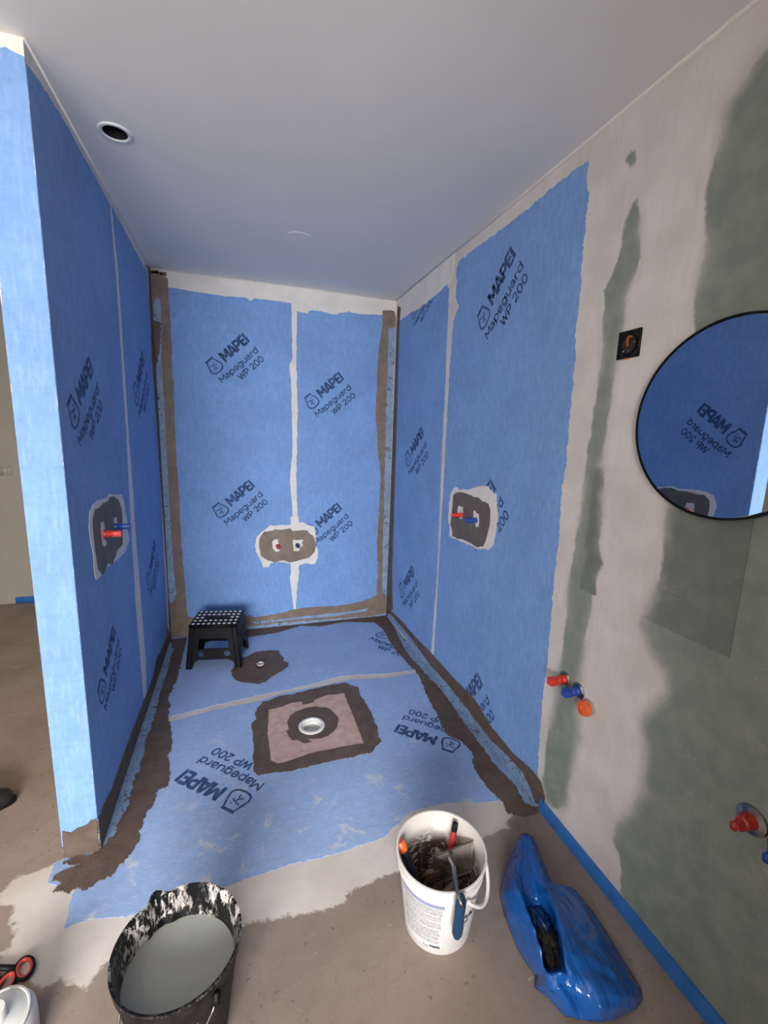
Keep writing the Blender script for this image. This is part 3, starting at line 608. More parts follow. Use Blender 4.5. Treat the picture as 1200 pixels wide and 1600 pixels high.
t = tag(empty('floor_drain', W('F', 487, 1136)), 'white round floor drain set in a square pink sealing collar', 'drain')
tw = t.location.copy()
s = NT('pink_fleece_collar'); a = s.noise(20, 4); col = s.mix(s.ramp(a, .3, .7), (.46, .31, .275, 1), (.58, .41, .37, 1)); col = s.mix(s.math('MULTIPLY', s.ramp(s.noise(30, 4, .7), .6, .68), .5), col, (.2, .13, .11, 1))
def rel(o, par): o.parent = par; o.matrix_parent_inverse = Matrix.Translation(par.location).inverted(); return o
ring_c = s5([(340, 400), (365, 350), (400, 320), (450, 300), (500, 285), (560, 275), (600, 282), (650, 285), (680, 300), (715, 330), (745, 365), (738, 400), (735, 430), (710, 470), (660, 505), (600, 525), (560, 528), (500, 530), (540, 555), (470, 560), (430, 540), (385, 540), (345, 490), (335, 470), (355, 455)])
DC = W('F', 487, 1136)
def circ(c, r, n=40, z=0): return [Vector((c.x+r*math.cos(2*math.pi*i/n), c.y+r*math.sin(2*math.pi*i/n), z)) for i in range(n)]
pinkw = ragged(pix('F', pink), Vector((0, 0, 1)), .006, .0)
pk = slab('sealing_collar', [clampp('F', W('F', *q)) for q in s5([(150, 250), (830, 120), (1000, 600), (120, 780)])], Vector((0, 0, 1)), .0034, .0024, s.out(col, .85, s.bump(a, .002, .4)), holes=[circ(DC, .052)]); rel(pk, t)
rg = slab('paste_ring', ragged(pix('F', ring_c), Vector((0, 0, 1)), .006, .003), Vector((0, 0, 1)), .0050, .0018, M_paste, holes=[circ(DC, .055)]); rel(rg, t)
bm = bmesh.new(); lathe(bm, [(.056, .0005), (.066, .0045), (.068, .008), (.065, .011), (.053, .012), (.0510, .009), (.0505, .004), (.043, .002), (.0415, -.002), (.0405, -.030), (.038, -.034), (0, -.035)], 48)
autosmooth(bmobj('drain_body', bm, M_wplast, t), 30)
bm = bmesh.new(); lathe(bm, [(.0404, -.018), (.0404, -.012), (.0375, -.0118), (.037, -.018)], 40); autosmooth(bmobj('inner_ring', bm, simple('grey_white_plastic', (.5, .5, .5, 1), .35), t))
bm = bmesh.new()
for k in range(10):
    a = k*2*math.pi/10+.2; box(bm, (.0595*math.cos(a), .0595*math.sin(a), .0118), (.005, .005, .003), None, .0006)
tag(bmobj('ring_studs', bm, M_wplast, t), kind='stuff')

# ---------------------------------------------------------------- foam edge strips
bm = bmesh.new()
ys = [1.288-i*.03 for i in range(int(1.63/.03)+1)]
V = []
for i, y in enumerate(ys):
    wv = .0015*noise.noise(Vector((y*9, 0, 0)))
    V.append([bm.verts.new((XR-.001, y, 0)), bm.verts.new((XR-.013+wv, y, 0)), bm.verts.new((XR-.012+wv, y, .048)), bm.verts.new((XR-.010+wv, y, .051)), bm.verts.new((XR-.001, y, .052+wv))])
for A_, B_ in zip(V, V[1:]):
    for k in range(5): bm.faces.new((A_[k], A_[(k+1) % 5], B_[(k+1) % 5], B_[k]))
bm.faces.new(V[0]); bm.faces.new(V[-1][::-1])
autosmooth(tag(bmobj('foam_edge_strip', bm, M_foam), 'blue foam edge strip running along the foot of the right wall', 'edge strip'), 40)
f0 = W('E', 25, 938, 4.33); bm = bmesh.new(); box(bm, ((f0.x+XP)/2, 4.324, .028), (XP-f0.x, .01, .055), None, .002)
tag(bmobj('foam_edge_strip', bm, M_foam), 'short blue foam strip at the foot of the far wall behind the partition', 'edge strip')
fp = W('E', 8, 735, 4.33); bm = bmesh.new(); box(bm, (fp.x, 4.327, fp.z), (.085, .006, .085), None, .002); box(bm, (fp.x, 4.322, fp.z), (.045, .008, .045), None, .002)
tag(bmobj('wall_socket', bm, simple('grey_cover', (.33, .30, .28, 1), .5)), 'faint grey square cover plate on the far wall at the left', 'wall plate')

# ---------------------------------------------------------------- socket box on the right wall
A = W('R', 984, 538); t = tag(empty('switch_box', A), 'open black switch box with orange wire set in the right wall', 'switch box')
bm = bmesh.new()
for c, sz in (((0, -.036, 0), (.012, .010, .082)), ((0, .036, 0), (.012, .010, .082)), ((0, 0, .036), (.012, .064, .010)), ((0, 0, -.036), (.012, .064, .010))): box(bm, c, sz, None, .001)
bmobj('frame', bm, M_black, t)
bm = bmesh.new(); box(bm, (-.001, 0, 0), (.003, .064, .064)); bmobj('back_plate', bm, simple('dark_brown_inside', (.03, .018, .01, 1), .7), t, smooth=False)
bm = bmesh.new(); lathe(bm, [(.027, -.001), (.029, .008), (.032, .008), (.032, 0)], 32, frame_to((-1, 0, 0))); autosmooth(bmobj('round_collar', bm, M_black, t))
bm = bmesh.new(); tube(bm, [(-.003, -.010, .020), (-.010, -.004, .022), (-.008, .004, .008), (-.006, .0, -.006)], .004, 8); bmobj('wire', bm, simple('orange_brown_wire', (.35, .10, .015, 1), .45), t)
for y, z in ((.014, -.020), (-.004, -.020), (-.024, .002)):
    bm = bmesh.new(); lathe(bm, [(0, .004), (.0032, .004), (.0032, .007), (0, .0075)], 12, frame_to((-1, 0, 0))@Matrix.Identity(4)); o = bmobj('screw', bm, M_steel, t); o.location = (-.002, y, z)
bm = bmesh.new(); box(bm, (-.003, .004, -.0425), (.006, .02, .003)); bmobj('plaster_guard', bm, M_orange, t, smooth=False)

# ---------------------------------------------------------------- round mirror
MC = Vector((XR-.022, .783, 1.562)); MR = .2435
MIRROR_YAW = math.radians(1.6)
t = tag(empty('round_mirror', MC, MIRROR_YAW), 'large round frameless-looking mirror with a thin black rim on the right wall', 'mirror')
R = frame_to((-1, 0, 0))
s = NT('mirror_glass'); mg = s.out((.86, .90, .92, 1), .01, None, 1.)
bm = bmesh.new(); lathe(bm, [(MR-.004, .0), (MR-.004, .003), (MR-.007, .0042), (0, .0042)], 128, R); autosmooth(bmobj('mirror_glass', bm, mg, t), 20)
bm = bmesh.new(); lathe(bm, [(MR-.0045, -.021), (MR, -.021), (MR, .006), (MR-.0035, .0065), (MR-.0045, .0045)], 128, R); autosmooth(bmobj('rim', bm, M_black, t), 30)

# ---------------------------------------------------------------- folding step stool
SX, SY, SH = -.168, 2.925, .285
t = tag(empty('step_stool', (SX, SY, .0045), math.radians(-10.5)), 'black folding plastic step stool with white dotted top by the back wall', 'step stool')
bw, bd, tw_, td = .171, .140, .143, .118
def trap(z): k = z/SH; return bw+(tw_-bw)*k, bd+(td-bd)*k
bm = bmesh.new(); box(bm, (0, 0, SH-.010), (tw_*2+.012, td*2+.012, .020), None, .006)
top = bmobj('top_panel', bm, M_black, t)
bm = bmesh.new(); box(bm, (0, 0, SH+.0005), (.11, .026, .003), None, .0012); bmobj('handle_slot', bm, simple('slot_dark', (.004, .004, .004, 1), .8), t)
dm = None
for i in range(9):
    for j in range(5):
        x = -.126+.252*i/8; y = -.096+.192*j/4
        if j == 2 and 2 <= i <= 6: continue
        if dm is None:
            b_ = bmesh.new(); lathe(b_, [(.0105, 0), (.010, .0014), (.007, .002), (0, .002)], 12); dm = bpy.data.meshes.new('dot'); b_.to_mesh(dm); b_.free(); dm.materials.append(M_dot)
        o = bpy.data.objects.new('grip_dot', dm); COL.objects.link(o); o.parent = t; o.location = (x, y, SH)
def sidepanel(sgn):
    """front or back leg frame: two legs, apron and lower rail with two round holes"""
    bm = bmesh.new(); zt_ = SH-.02
    def P(x, z, dy=0): wx, wy = trap(z); return Vector((x, sgn*(wy+dy), z))
    outer_ = [(-trap(0)[0], 0), (-trap(0)[0]+.038, 0), (-trap(.05)[0]+.047, .045), (-.085, .058), (.085, .058), (trap(.05)[0]-.047, .045), (trap(0)[0]-.038, 0), (trap(0)[0], 0), (trap(zt_)[0], zt_), (-trap(zt_)[0], zt_)]
    h1 = [(-.095, .128), (-.088, .186), (-.072, .198), (.072, .198), (.088, .186), (.095, .128)]
    cir = lambda cx: [(cx+.021*math.cos(a), .095+.021*math.sin(a)) for a in [2*math.pi*i/20 for i in range(20)]]
    loops = [outer_, h1[::-1], cir(-.082), cir(.082)]
    tri = tessellate_polygon([[Vector((a, b, 0)) for a, b in L] for L in loops]); flat = [q for L in loops for q in L]
    fv = [bm.verts.new(P(x, z)) for x, z in flat]; bv = [bm.verts.new(P(x, z, -.010)) for x, z in flat]
    for a, b, c in tri: bm.faces.new((fv[a], fv[b], fv[c])); bm.faces.new((bv[c], bv[b], bv[a]))
    k = 0
    for L in loops:
        n_ = len(L)
        for i in range(n_): a, b = k+i, k+(i+1) % n_; bm.faces.new((fv[a], fv[b], bv[b], bv[a]))
        k += n_
    o = bmobj('leg_frame', bm, M_black, t, smooth=False)
    for sx in (-1, 1):
        bm = bmesh.new()
        for off in (-.004, -.030):   # raised ribs on each leg
            a = Vector((sx*(trap(0)[0]+off), sgn*(trap(0)[1]+.003), .0)); b = Vector((sx*(trap(zt_)[0]+off), sgn*(trap(zt_)[1]+.003), zt_))
            d = b-a; M_ = Matrix.Translation((a+b)/2)@frame_to(d.normalized()); box(bm, (0, 0, 0), (.006, .008, d.length), M_, .001)
        bmobj('leg_rib', bm, M_black, t)
    return o
sidepanel(-1); sidepanel(1)
def endpanel(sx):
    zt_ = SH-.02; bm = bmesh.new()
    def P(y, z, dx=0): wx, wy = trap(z); return Vector((sx*(wx+dx), y, z))
    outer_ = [(-trap(0)[1], 0), (-trap(0)[1]+.030, 0), (-trap(.1)[1]+.045, .07), (-.015, .12), (-.006, zt_-.06), (.006, zt_-.06), (.015, .12), (trap(.1)[1]-.045, .07), (trap(0)[1]-.030, 0), (trap(0)[1], 0), (trap(zt_)[1], zt_), (-trap(zt_)[1], zt_)]
    cir = lambda cy, cz, r: [(cy+r*math.cos(a), cz+r*math.sin(a)) for a in [2*math.pi*i/16 for i in range(16)]]
    loops = [outer_, cir(-.078, .125, .017), cir(.078, .125, .017), cir(-.062, .19, .014), cir(.062, .19, .014)]
    tri = tessellate_polygon([[Vector((a, b, 0)) for a, b in L] for L in loops]); flat = [q for L in loops for q in L]
    fv = [bm.verts.new(P(x, z)) for x, z in flat]; bv = [bm.verts.new(P(x, z, -.008)) for x, z in flat]
    for a, b, c in tri: bm.faces.new((fv[a], fv[b], fv[c])); bm.faces.new((bv[c], bv[b], bv[a]))
    k = 0
    for L in loops:
        n_ = len(L)
        for i in range(n_): a, b = k+i, k+(i+1) % n_; bm.faces.new((fv[a], fv[b], bv[b], bv[a]))
        k += n_
    bmobj('folding_end_panel', bm, M_black, t, smooth=False)
endpanel(-1); endpanel(1)

# ---------------------------------------------------------------- black builder bucket
BC = Vector((-.1695, .957, 0)); BH = .298; BR = .141
spa = math.atan2(1.093-.955, -.242+.1695)   # direction of the pouring lip
def bucket_bm(inner):
    bm = bmesh.new(); seg = 96
    prof = [(.0, .0), (.100, .0), (.103, .004), (.136, .262), (.141, .268), (.145, BH-.006), (.1445, BH), (.139, BH-.001), (.137, BH-.008), (.131, .25), (.0975, .012), (0, .010)]
    rings = []
    for r, z in prof:
        ring = []
        for i in range(seg):
            a = 2*math.pi*i/seg; d = (a-spa+math.pi) % (2*math.pi)-math.pi
            k = max(0, (z-.18)/(BH-.18)); bump = math.exp(-(d/.11)**2)*.016*k-math.exp(-((abs(d)-.24)/.09)**2)*.006*k
            ov = 1+.015*math.cos(2*a+.6)*k
            lip = math.exp(-(d/.13)**2)*.004*k
            q = Vector((math.cos(a), math.sin(a), 0))*((r*ov*.985+bump) if r > 0 else 0)
            ring.append(bm.verts.new((q.x, q.y, z+lip)))
        rings.append(ring)
    for k_, (A_, B_) in enumerate(zip(rings, rings[1:])):
        for i in range(seg):
            j = (i+1) % seg; f_ = bm.faces.new((A_[i], A_[j], B_[j], B_[i])); f_.material_index = 1 if k_ < 5 else 0
    bmesh.ops.remove_doubles(bm, verts=bm.verts, dist=1e-5); return bm
s = NT('black_rubber_with_plaster'); sep = s.n('ShaderNodeSeparateXYZ'); oc = s.ocoord(); s.l(oc, sep.inputs[0])
n1 = s.noise(22, 5, .7, vec=oc, dist=.8); n2 = s.noise(1, 5, .7, vec=oc, stretch=(70, 70, 22), dist=1.0); n3 = s.noise(5, 2, vec=oc)
band = s.ramp(sep.outputs['Z'], (.17), .225); rimlow = s.ramp(sep.outputs['Y'], -.06, .07, .12, 1)
nn = s.math('ADD', s.math('MULTIPLY', n1, .5), s.math('MULTIPLY', n2, .5)); f = s.math('MULTIPLY', s.ramp(nn, .50, .56), s.math('MULTIPLY', band, rimlow))
f = s.math('MULTIPLY', f, s.ramp(n3, .28, .42))
col = s.mix(f, (.007, .007, .008, 1), s.mix(n1, (.42, .38, .37, 1), (.72, .68, .66, 1)))
M_bucket = s.out(col, s.math('ADD', .3, s.math('MULTIPLY', f, .45)), s.bump(s.math('ADD', f, s.math('MULTIPLY', n1, .4)), .003, .8), Specular_IOR_Level=.25)
t = tag(empty('black_bucket', (BC.x, BC.y, 0)), 'black rubber builder bucket with plaster smears and cloudy water', 'bucket')
bb_ = bmobj('bucket_body', bucket_bm(0), M_bucket, t); bb_.data.materials.append(simple('dusty_black_rubber', (.012, .010, .010, 1), .6, .6, 25, Specular_IOR_Level=.2)); autosmooth(bb_, 50)
s = NT('cloudy_water'); n1 = s.noise(6, 3, vec=s.ocoord())
mw = s.out(s.mix(n1, (.34, .37, .36, 1), (.40, .43, .42, 1)), .12, Specular_IOR_Level=.35)
zs = .215; rs = .1275
bm = bmesh.new(); lathe(bm, [(0, zs), (rs*.5, zs), (rs*.97, zs), (rs, zs+.001), (rs, zs-.004), (0, zs-.004)], 64); tag(bmobj('cloudy_water', bm, mw, t), 'cloudy grey-green wash water')
bm = bmesh.new(); a1_ = math.radians(-52); a2_ = a1_+math.pi
p1 = Vector((math.cos(a1_), math.sin(a1_), 0))*.148; p2 = Vector((math.cos(a2_), math.sin(a2_), 0))*.148; mid_ = Vector((math.cos(a1_-math.pi/2), math.sin(a1_-math.pi/2), 0))
pts = [p1.lerp(p2, 0)*1.0]
pts = [p1*math.cos(th)+mid_*.132*math.sin(th)+Vector((0, 0, .258-.19*math.sin(th))) for th in [math.pi*i/30 for i in range(31)]]
tube(bm, pts, .0024, 8); bmobj('wire_handle', bm, M_steel, t)
for pp in (p1, p2):
    bm = bmesh.new(); box(bm, pp*.985+Vector((0, 0, .258)), (.018, .018, .034), None, .004); bmobj('handle_lug', bm, M_black, t)

# ---------------------------------------------------------------- white paste bucket with tools
WC = Vector((.556, 1.03, 0)); WH = .262
t = tag(empty('white_bucket', WC), 'white plastic paste bucket with printed label, tools standing inside', 'bucket')
s = NT('white_bucket_plastic'); oc = s.ocoord(); sep = s.n('ShaderNodeSeparateXYZ'); s.l(oc, sep.inputs[0])
n1 = s.noise(28, 4, .7, vec=oc, dist=1); n2 = s.noise(1, 4, .7, vec=oc, stretch=(30, 30, 70), dist=.6)
muck = s.math('MULTIPLY', s.ramp(s.math('ADD', s.math('MULTIPLY', n2, .5), s.math('MULTIPLY', n1, .5)), .44, .50), s.ramp(sep.outputs['Z'], .225, .15))
spots = s.ramp(n1, .70, .72)
M_wb_in = s.out(s.mix(s.math('MAXIMUM', muck, spots), (.66, .62, .59, 1), (.085, .055, .042, 1)), .35)
M_wb = simple('white_bucket_outside', (.76, .74, .73, 1), .32, .02, 20)
def wr_(z): return .103+(.1325-.103)*z/WH
bm = bmesh.new(); lathe(bm, [(0, 0), (.100, 0), (.103, .004), (wr_(.21), .21), (wr_(.21)+.004, .2105), (wr_(.215)+.004, .216), (wr_(.222), .217), (wr_(.25)+.001, .250), (wr_(.25)+.005, .2505), (.1385, WH-.002), (.137, WH), (.132, WH)], 96); autosmooth(bmobj('bucket_body', bm, M_wb, t), 35)
bm = bmesh.new(); lathe(bm, [(.132, WH), (.1295, WH-.004), (.1285, .235), (.126, .233), (.100, .012), (0, .010)], 96); autosmooth(bmobj('inner_lining', bm, M_wb_in, t), 50)
bm = bmesh.new(); th0, th1 = math.radians(-82), math.radians(-22)
tube(bm, [Vector((math.cos(a)*(.139+.010*math.sin((a-th0)/(th1-th0)*math.pi)), math.sin(a)*(.139+.010*math.sin((a-th0)/(th1-th0)*math.pi)), .222-.05*math.sin((a-th0)/(th1-th0)*math.pi))) for a in [th0+(th1-th0)*i/24 for i in range(25)]], .0055, 10)
bmobj('carry_handle', bm, M_wb, t)
# label: curved printed panel
def curved_rect(name, a0, a1, z0, z1, off, mat, n=16):
    bm = bmesh.new(); nz = 2; R_ = []
    for i in range(n+1):
        a = math.radians(a0+(a1-a0)*i/n); R_.append([bm.verts.new((math.cos(a)*(wr_(z)+off), math.sin(a)*(wr_(z)+off), z)) for z in (z0, z1)])
    for A_, B_ in zip(R_, R_[1:]): bm.faces.new((A_[0], B_[0], B_[1], A_[1]))
    return bmobj(name, bm, mat, t)
M_lab = simple('label_paper', (.64, .64, .66, 1), .4, .02); M_labb = simple('label_lilac_band', (.26, .29, .50, 1), .4, .03)
s = NT('label_small_print'); oc = s.ocoord(); sep = s.n('ShaderNodeSeparateXYZ'); s.l(oc, sep.inputs[0])
fine = s.noise(1, 2, vec=oc, stretch=(500, 500, 150)); M_print = s.out(s.mix(s.ramp(fine, .4, .6), (.30, .30, .31, 1), (.60, .60, .61, 1)), .5)
LA0, LA1 = -178, -108
curved_rect('label_panel', LA0, LA1, .028, .205, .0006, M_lab, 24)
curved_rect('label_band', LA0, LA1-1, .192, .203, .0010, M_labb, 24)
rows = [(.188, .176), (.174, .162), (.157, .150), (.147, .139), (.134, .124), (.121, .110), (.104, .094), (.091, .082), (.078, .066), (.061, .050)]
for i, (z1, z0) in enumerate(rows): curved_rect('printed_text_block', LA0+6+random.random()*3, LA1-3-random.random()*4, z0, z1, .0011, M_print, 16)
def wrap_text(body, ang, z, hgt, wid, name, off=.0014, mat=None):
    V_, F_ = text_mesh(body, .25, 0, wid, 0, hgt)
    V2 = []
    for x, y, _ in V_:
        zz = z+y; r_ = wr_(zz)+off; a = math.radians(ang)+x/r_; V2.append((math.cos(a)*r_, math.sin(a)*r_, zz))
    me = bpy.data.meshes.new(name); me.from_pydata(V2, [], F_); return new_obj(name, me, mat or M_ink, t)
M_inkb = simple('black_ink', (.01, .01, .02, 1), .5)
wrap_text('MAPEI', -127, .032, .008, .030, 'printed_lettering', mat=M_inkb)
wrap_text('MAPEI', -86, .128, .017, .10, 'printed_lettering', mat=M_inkb)
curved_rect('printed_text_block', -87, -68, .116, .119, .0011, M_inkb, 6); curved_rect('printed_text_block', -86, -70, .095, .112, .0011, M_print, 6)
me_ic = bpy.data.meshes.new('printed_emblem')
V_, F_ = strokes(ICON, .03); me_ic.from_pydata([(math.cos(math.radians(-137)+x*.05/.107)*(wr_(.03)+.0014), math.sin(math.radians(-137)+x*.05/.107)*(wr_(.03)+.0014), .022+y*.04) for x, y, _ in V_], [], F_); new_obj('printed_emblem', me_ic, M_inkb, t)
# muck in the bottom
bm = bmesh.new(); seg = 40; R_ = []
for k in range(12):
    r_ = wr_(.05)*.93*k/11
    R_.append([bm.verts.new((r_*math.cos(2*math.pi*i/seg), r_*math.sin(2*math.pi*i/seg), .055+.012*noise.noise(Vector((r_*40*math.cos(2*math.pi*i/seg), r_*40*math.sin(2*math.pi*i/seg), 3))))) for i in range(seg)])
for A_, B_ in zip(R_, R_[1:]):
    for i in range(seg): bm.faces.new((A_[i], A_[(i+1) % seg], B_[(i+1) % seg], B_[i]))
bmesh.ops.remove_doubles(bm, verts=bm.verts, dist=1e-5)
s = NT('wet_brown_paste'); n1 = s.noise(30, 4, vec=s.ocoord()); M_wet = s.out(s.mix(n1, (.06, .035, .022, 1), (.15, .095, .06, 1)), .22, s.bump(n1, .004, .8))
tag(bmobj('leftover_paste', bm, M_wet, t), 'wet brown paste left in the bottom')

def tool(name, label, cat='tool'): return tag(empty(name, WC), label, cat)
def seg_obj(name, a, b, prof, mat, par, seg=20, sx=1, sy=1, roll=0):
    """lathe of (radius, fraction) along the line a-b"""
    a, b = Vector(a), Vector(b); d = b-a; bm = bmesh.new()
    M_ = Matrix.Translation(a)@frame_to(d.normalized())@Matrix.Rotation(roll, 4, 'Z')@Matrix.Diagonal((sx, sy, 1, 1))
    lathe(bm, [(r, f_*d.length) for r, f_ in prof], seg, M_); bmesh.ops.remove_doubles(bm, verts=bm.verts, dist=1e-6)
    return autosmooth(bmobj(name, bm, mat, par), 40)
# brush with orange ball end (left, leaning on the wall)
def at_h(u, v, h): q_ = W('F', u, v, h); return q_-WC
t1 = tool('brush', 'paint brush with black handle and round orange end, leaning left in the bucket')
e = at_h(624, 1314, .255); b_ = Vector((-.035, -.045, .072))
seg_obj('handle', b_, e, [(0, 0), (.009, 0), (.012, .15), (.0115, .4), (.014, .7), (.013, .9), (0, .91)], simple('navy_black_handle', (.012, .014, .03, 1), .35), t1)
seg_obj('end_cap', b_.lerp(e, .86), e, [(0, 0), (.013, 0), (.0165, .3), (.0175, .7), (.015, .95), (.009, 1.0), (0, 1.02)], M_orange, t1)
d = (b_-e).normalized(); seg_obj('bristles', b_+d*.02, b_, [(0, 0), (.012, 0), (.013, .5), (.009, 1), (0, 1)], M_wet, t1, sx=1.4, sy=.6)
# brush with red handle (rear)
t2 = tool('brush', 'slim tool with red handle and black tip standing at the rear of the bucket')
e = at_h(712, 1284, .262); b_ = Vector((.035, .03, .07)); k = .55
seg_obj('handle', b_.lerp(e, .45), b_.lerp(e, .86), [(0, 0), (.008, 0), (.0105, .2), (.0105, .8), (.009, 1), (0, 1)], simple('red_handle', (.42, .035, .03, 1), .35), t2)
seg_obj('tip', b_.lerp(e, .86), e, [(0, 0), (.0095, 0), (.010, .5), (.0088, .9), (0, 1)], M_black, t2)
seg_obj('shaft', b_, b_.lerp(e, .47), [(0, 0), (.006, 0), (.006, 1), (0, 1)], M_steel, t2)
# wide brush with brown muddy bristle block
t3 = tool('wide_brush', 'wide flat brush caked in brown paste lying in the bucket')
bm = bmesh.new(); M_ = Matrix.Translation((-.022, .03, .125))@Matrix.Rotation(math.radians(28), 4, 'X')@Matrix.Rotation(math.radians(12), 4, 'Y')
box(bm, (0, 0, 0), (.075, .022, .12), M_, .008); bmobj('brush_head', bm, M_wet, t3)
bm = bmesh.new()
for z in (-.02, .0, .02): box(bm, (0, -.012, z), (.06, .004, .006), M_, .0015)
bmobj('ridges', bm, simple('tan_mud', (.22, .15, .10, 1), .4), t3)
bm = bmesh.new(); box(bm, (.03, -.03, .125), (.10, .022, .016), Matrix.Rotation(math.radians(16), 4, 'Z')@Matrix.Rotation(math.radians(-10), 4, 'Y'), .006)
bmobj('handle', bm, simple('tan_wood', (.26, .20, .14, 1), .6), t3)
# trowel: steel blade in the bucket, blue handle hanging over the rim
t4 = tool('trowel', 'steel plastering trowel with blue handle hooked over the bucket rim')
c = [at_h(676, 1338, .20), at_h(740, 1312, .235), at_h(737, 1362, .165), at_h(674, 1385, .10)]
bm = bmesh.new(); n_ = (c[1]-c[0]).cross(c[3]-c[0]).normalized()*.0012
f4 = [bm.verts.new(q_+n_) for q_ in c]+[bm.verts.new(q_-n_) for q_ in c]
for g in ((0, 1, 2, 3), (7, 6, 5, 4), (0, 4, 5, 1), (1, 5, 6, 2), (2, 6, 7, 3), (3, 7, 4, 0)): bm.faces.new([f4[i] for i in g])
bmesh.ops.bevel(bm, geom=bm.edges[:], offset=.0004, segments=1, affect='EDGES')
bmobj('blade', bm, simple('smeared_steel', (.16, .135, .115, 1), .38, .4, 25, .35), t4, smooth=False)
nn_ = (c[1]-c[0]).cross(c[3]-c[0]).normalized(); nn_ = nn_ if nn_.z > 0 else -nn_
def onb(a, b, o_=.0022): return c[0]+(c[1]-c[0])*a+(c[3]-c[0])*b+nn_*o_
bm = bmesh.new(); bm.faces.new([bm.verts.new(onb(a, b)) for a, b in ((.72, .06), (.93, .06), (.93, .52), (.72, .52))]); bmobj('price_sticker', bm, simple('sticker_white', (.72, .71, .70, 1), .5), t4)
bm = bmesh.new()
for i in range(7):
    y = .14+i*.045; bm.faces.new([bm.verts.new(onb(a, b, .0026)) for a, b in ((.79, y), (.87, y), (.87, y+.022), (.79, y+.022))])
bmobj('barcode', bm, M_inkb, t4, smooth=False)
bm = bmesh.new(); tube(bm, [onb(.45, .1, .002), at_h(702, 1342, .235), at_h(709, 1356, .262), at_h(712, 1385, .285), at_h(719, 1408, .280), at_h(724, 1418, .268)], [.004, .0055, .0065, .006, .0055, .0055], 12); bmobj('steel_tang', bm, M_steel, t4)
hs, he = at_h(722, 1408, .275), at_h(718, 1478, .13)
d = he-hs
# keep the grip just outside the bucket wall
def push(q_, r_): h_ = Vector((q_.x, q_.y, 0)); return Vector((h_.normalized().x*r_, h_.normalized().y*r_, q_.z))
hs = push(hs, .163); he = push(he, .150)
s = NT('blue_grip'); n1 = s.noise(20, 3, vec=s.ocoord()); M_grip = s.out(s.mix(n1, (.005, .025, .08, 1), (.008, .055, .13, 1)), .25)
seg_obj('grip', hs, he, [(0, -.04), (.011, -.03), (.0145, .03), (.0155, .2), (.0145, .45), (.016, .7), (.015, .88), (.010, .98), (0, 1.0)], M_grip, t4, 24, 1, 1)

# ---------------------------------------------------------------- blue plastic bag
s = NT('blue_bag_film'); oc = s.co(); n1 = s.noise(9, 4, vec=oc); n2 = s.noise(1, 3, .45, vec=oc, stretch=(30, 9, 16), dist=.5)
col = s.mix(n1, (.005, .075, .36, 1), (.016, .17, .60, 1))
M_bag = s.out(col, .17, s.bump(n2, .03, .45), Transmission_Weight=.15)
M_bag.node_tree.nodes['Principled BSDF'].inputs['Subsurface Weight'].default_value = .0
rows = [
 [(812, 1306, 0), (814, 1304, .045), (817, 1303, .06), (820, 1303, .055), (823, 1303, .055), (826, 1304, .06), (828, 1305, .045), (830, 1307, .03), (833, 1310, 0)],
 [(797, 1340, 0), (801, 1336, .05), (810, 1334, .10), (818, 1336, .085), (826, 1338, .085), (836, 1340, .10), (843, 1344, .07), (848, 1348, .035), (851, 1352, 0)],
 [(785, 1378, 0), (789, 1372, .07), (802, 1370, .13), (816, 1374, .09), (832, 1376, .09), (850, 1376, .12), (857, 1378, .07), (861, 1380, .035), (864, 1384, 0)],
 [(781, 1400, 0), (788, 1396, .08), (810, 1390, .15), (820, 1398, .09), (838, 1402, .08), (857, 1394, .14), (868, 1390, .08), (888, 1386, .05), (898, 1390, 0)],
 [(788, 1430, 0), (798, 1424, .08), (822, 1422, .15), (828, 1430, .04), (856, 1432, .035), (869, 1424, .15), (888, 1418, .10), (908, 1414, .07), (926, 1424, 0)],
 [(798, 1456, 0), (810, 1450, .08), (834, 1452, .15), (838, 1458, .02), (866, 1460, .018), (876, 1456, .15), (898, 1450, .11), (924, 1446, .08), (946, 1454, 0)],
 [(808, 1482, 0), (822, 1478, .08), (844, 1484, .14), (848, 1490, .02), (872, 1490, .018), (881, 1482, .15), (906, 1480, .12), (940, 1478, .09), (964, 1484, 0)],
 [(824, 1508, 0), (834, 1506, .07), (848, 1508, .12), (852, 1514, .04), (872, 1514, .04), (884, 1508, .14), (912, 1508, .12), (952, 1508, .10), (984, 1516, 0)],
 [(838, 1528, 0), (844, 1526, .06), (852, 1524, .11), (864, 1524, .12), (876, 1520, .13), (890, 1526, .12), (920, 1532, .12), (964, 1534, .10), (1002, 1546, 0)],
 [(835, 1543, 0), (846, 1544, .06), (860, 1544, .10), (874, 1546, .11), (886, 1546, .10), (904, 1552, .10), (932, 1554, .12), (968, 1556, .10), (1004, 1562, 0)],
 [(858, 1560, 0), (866, 1562, .05), (876, 1562, .08), (886, 1566, .08), (898, 1568, .06), (916, 1572, .08), (938, 1574, .11), (966, 1574, .08), (994, 1576, 0)],
 [(880, 1586, 0), (886, 1588, .03), (893, 1590, .04), (900, 1592, .04), (910, 1594, .035), (922, 1596, .04), (938, 1596, .05), (952, 1596, .035), (968, 1590, 0)]]
G = [[W('F', u, v, max(h, .003)) for u, v, h in r] for r in rows]
bm = bmesh.new(); VV = [[bm.verts.new(q_) for q_ in r] for r in G]
for i in range(len(VV)-1):
    for j in range(8): bm.faces.new((VV[i][j], VV[i+1][j], VV[i+1][j+1], VV[i][j+1]))
be = [e_ for e_ in bm.edges if e_.is_boundary]
bmesh.ops.subdivide_edges(bm, edges=bm.edges[:], cuts=5, use_grid_fill=True, smooth=1.0, smooth_falloff='SMOOTH')
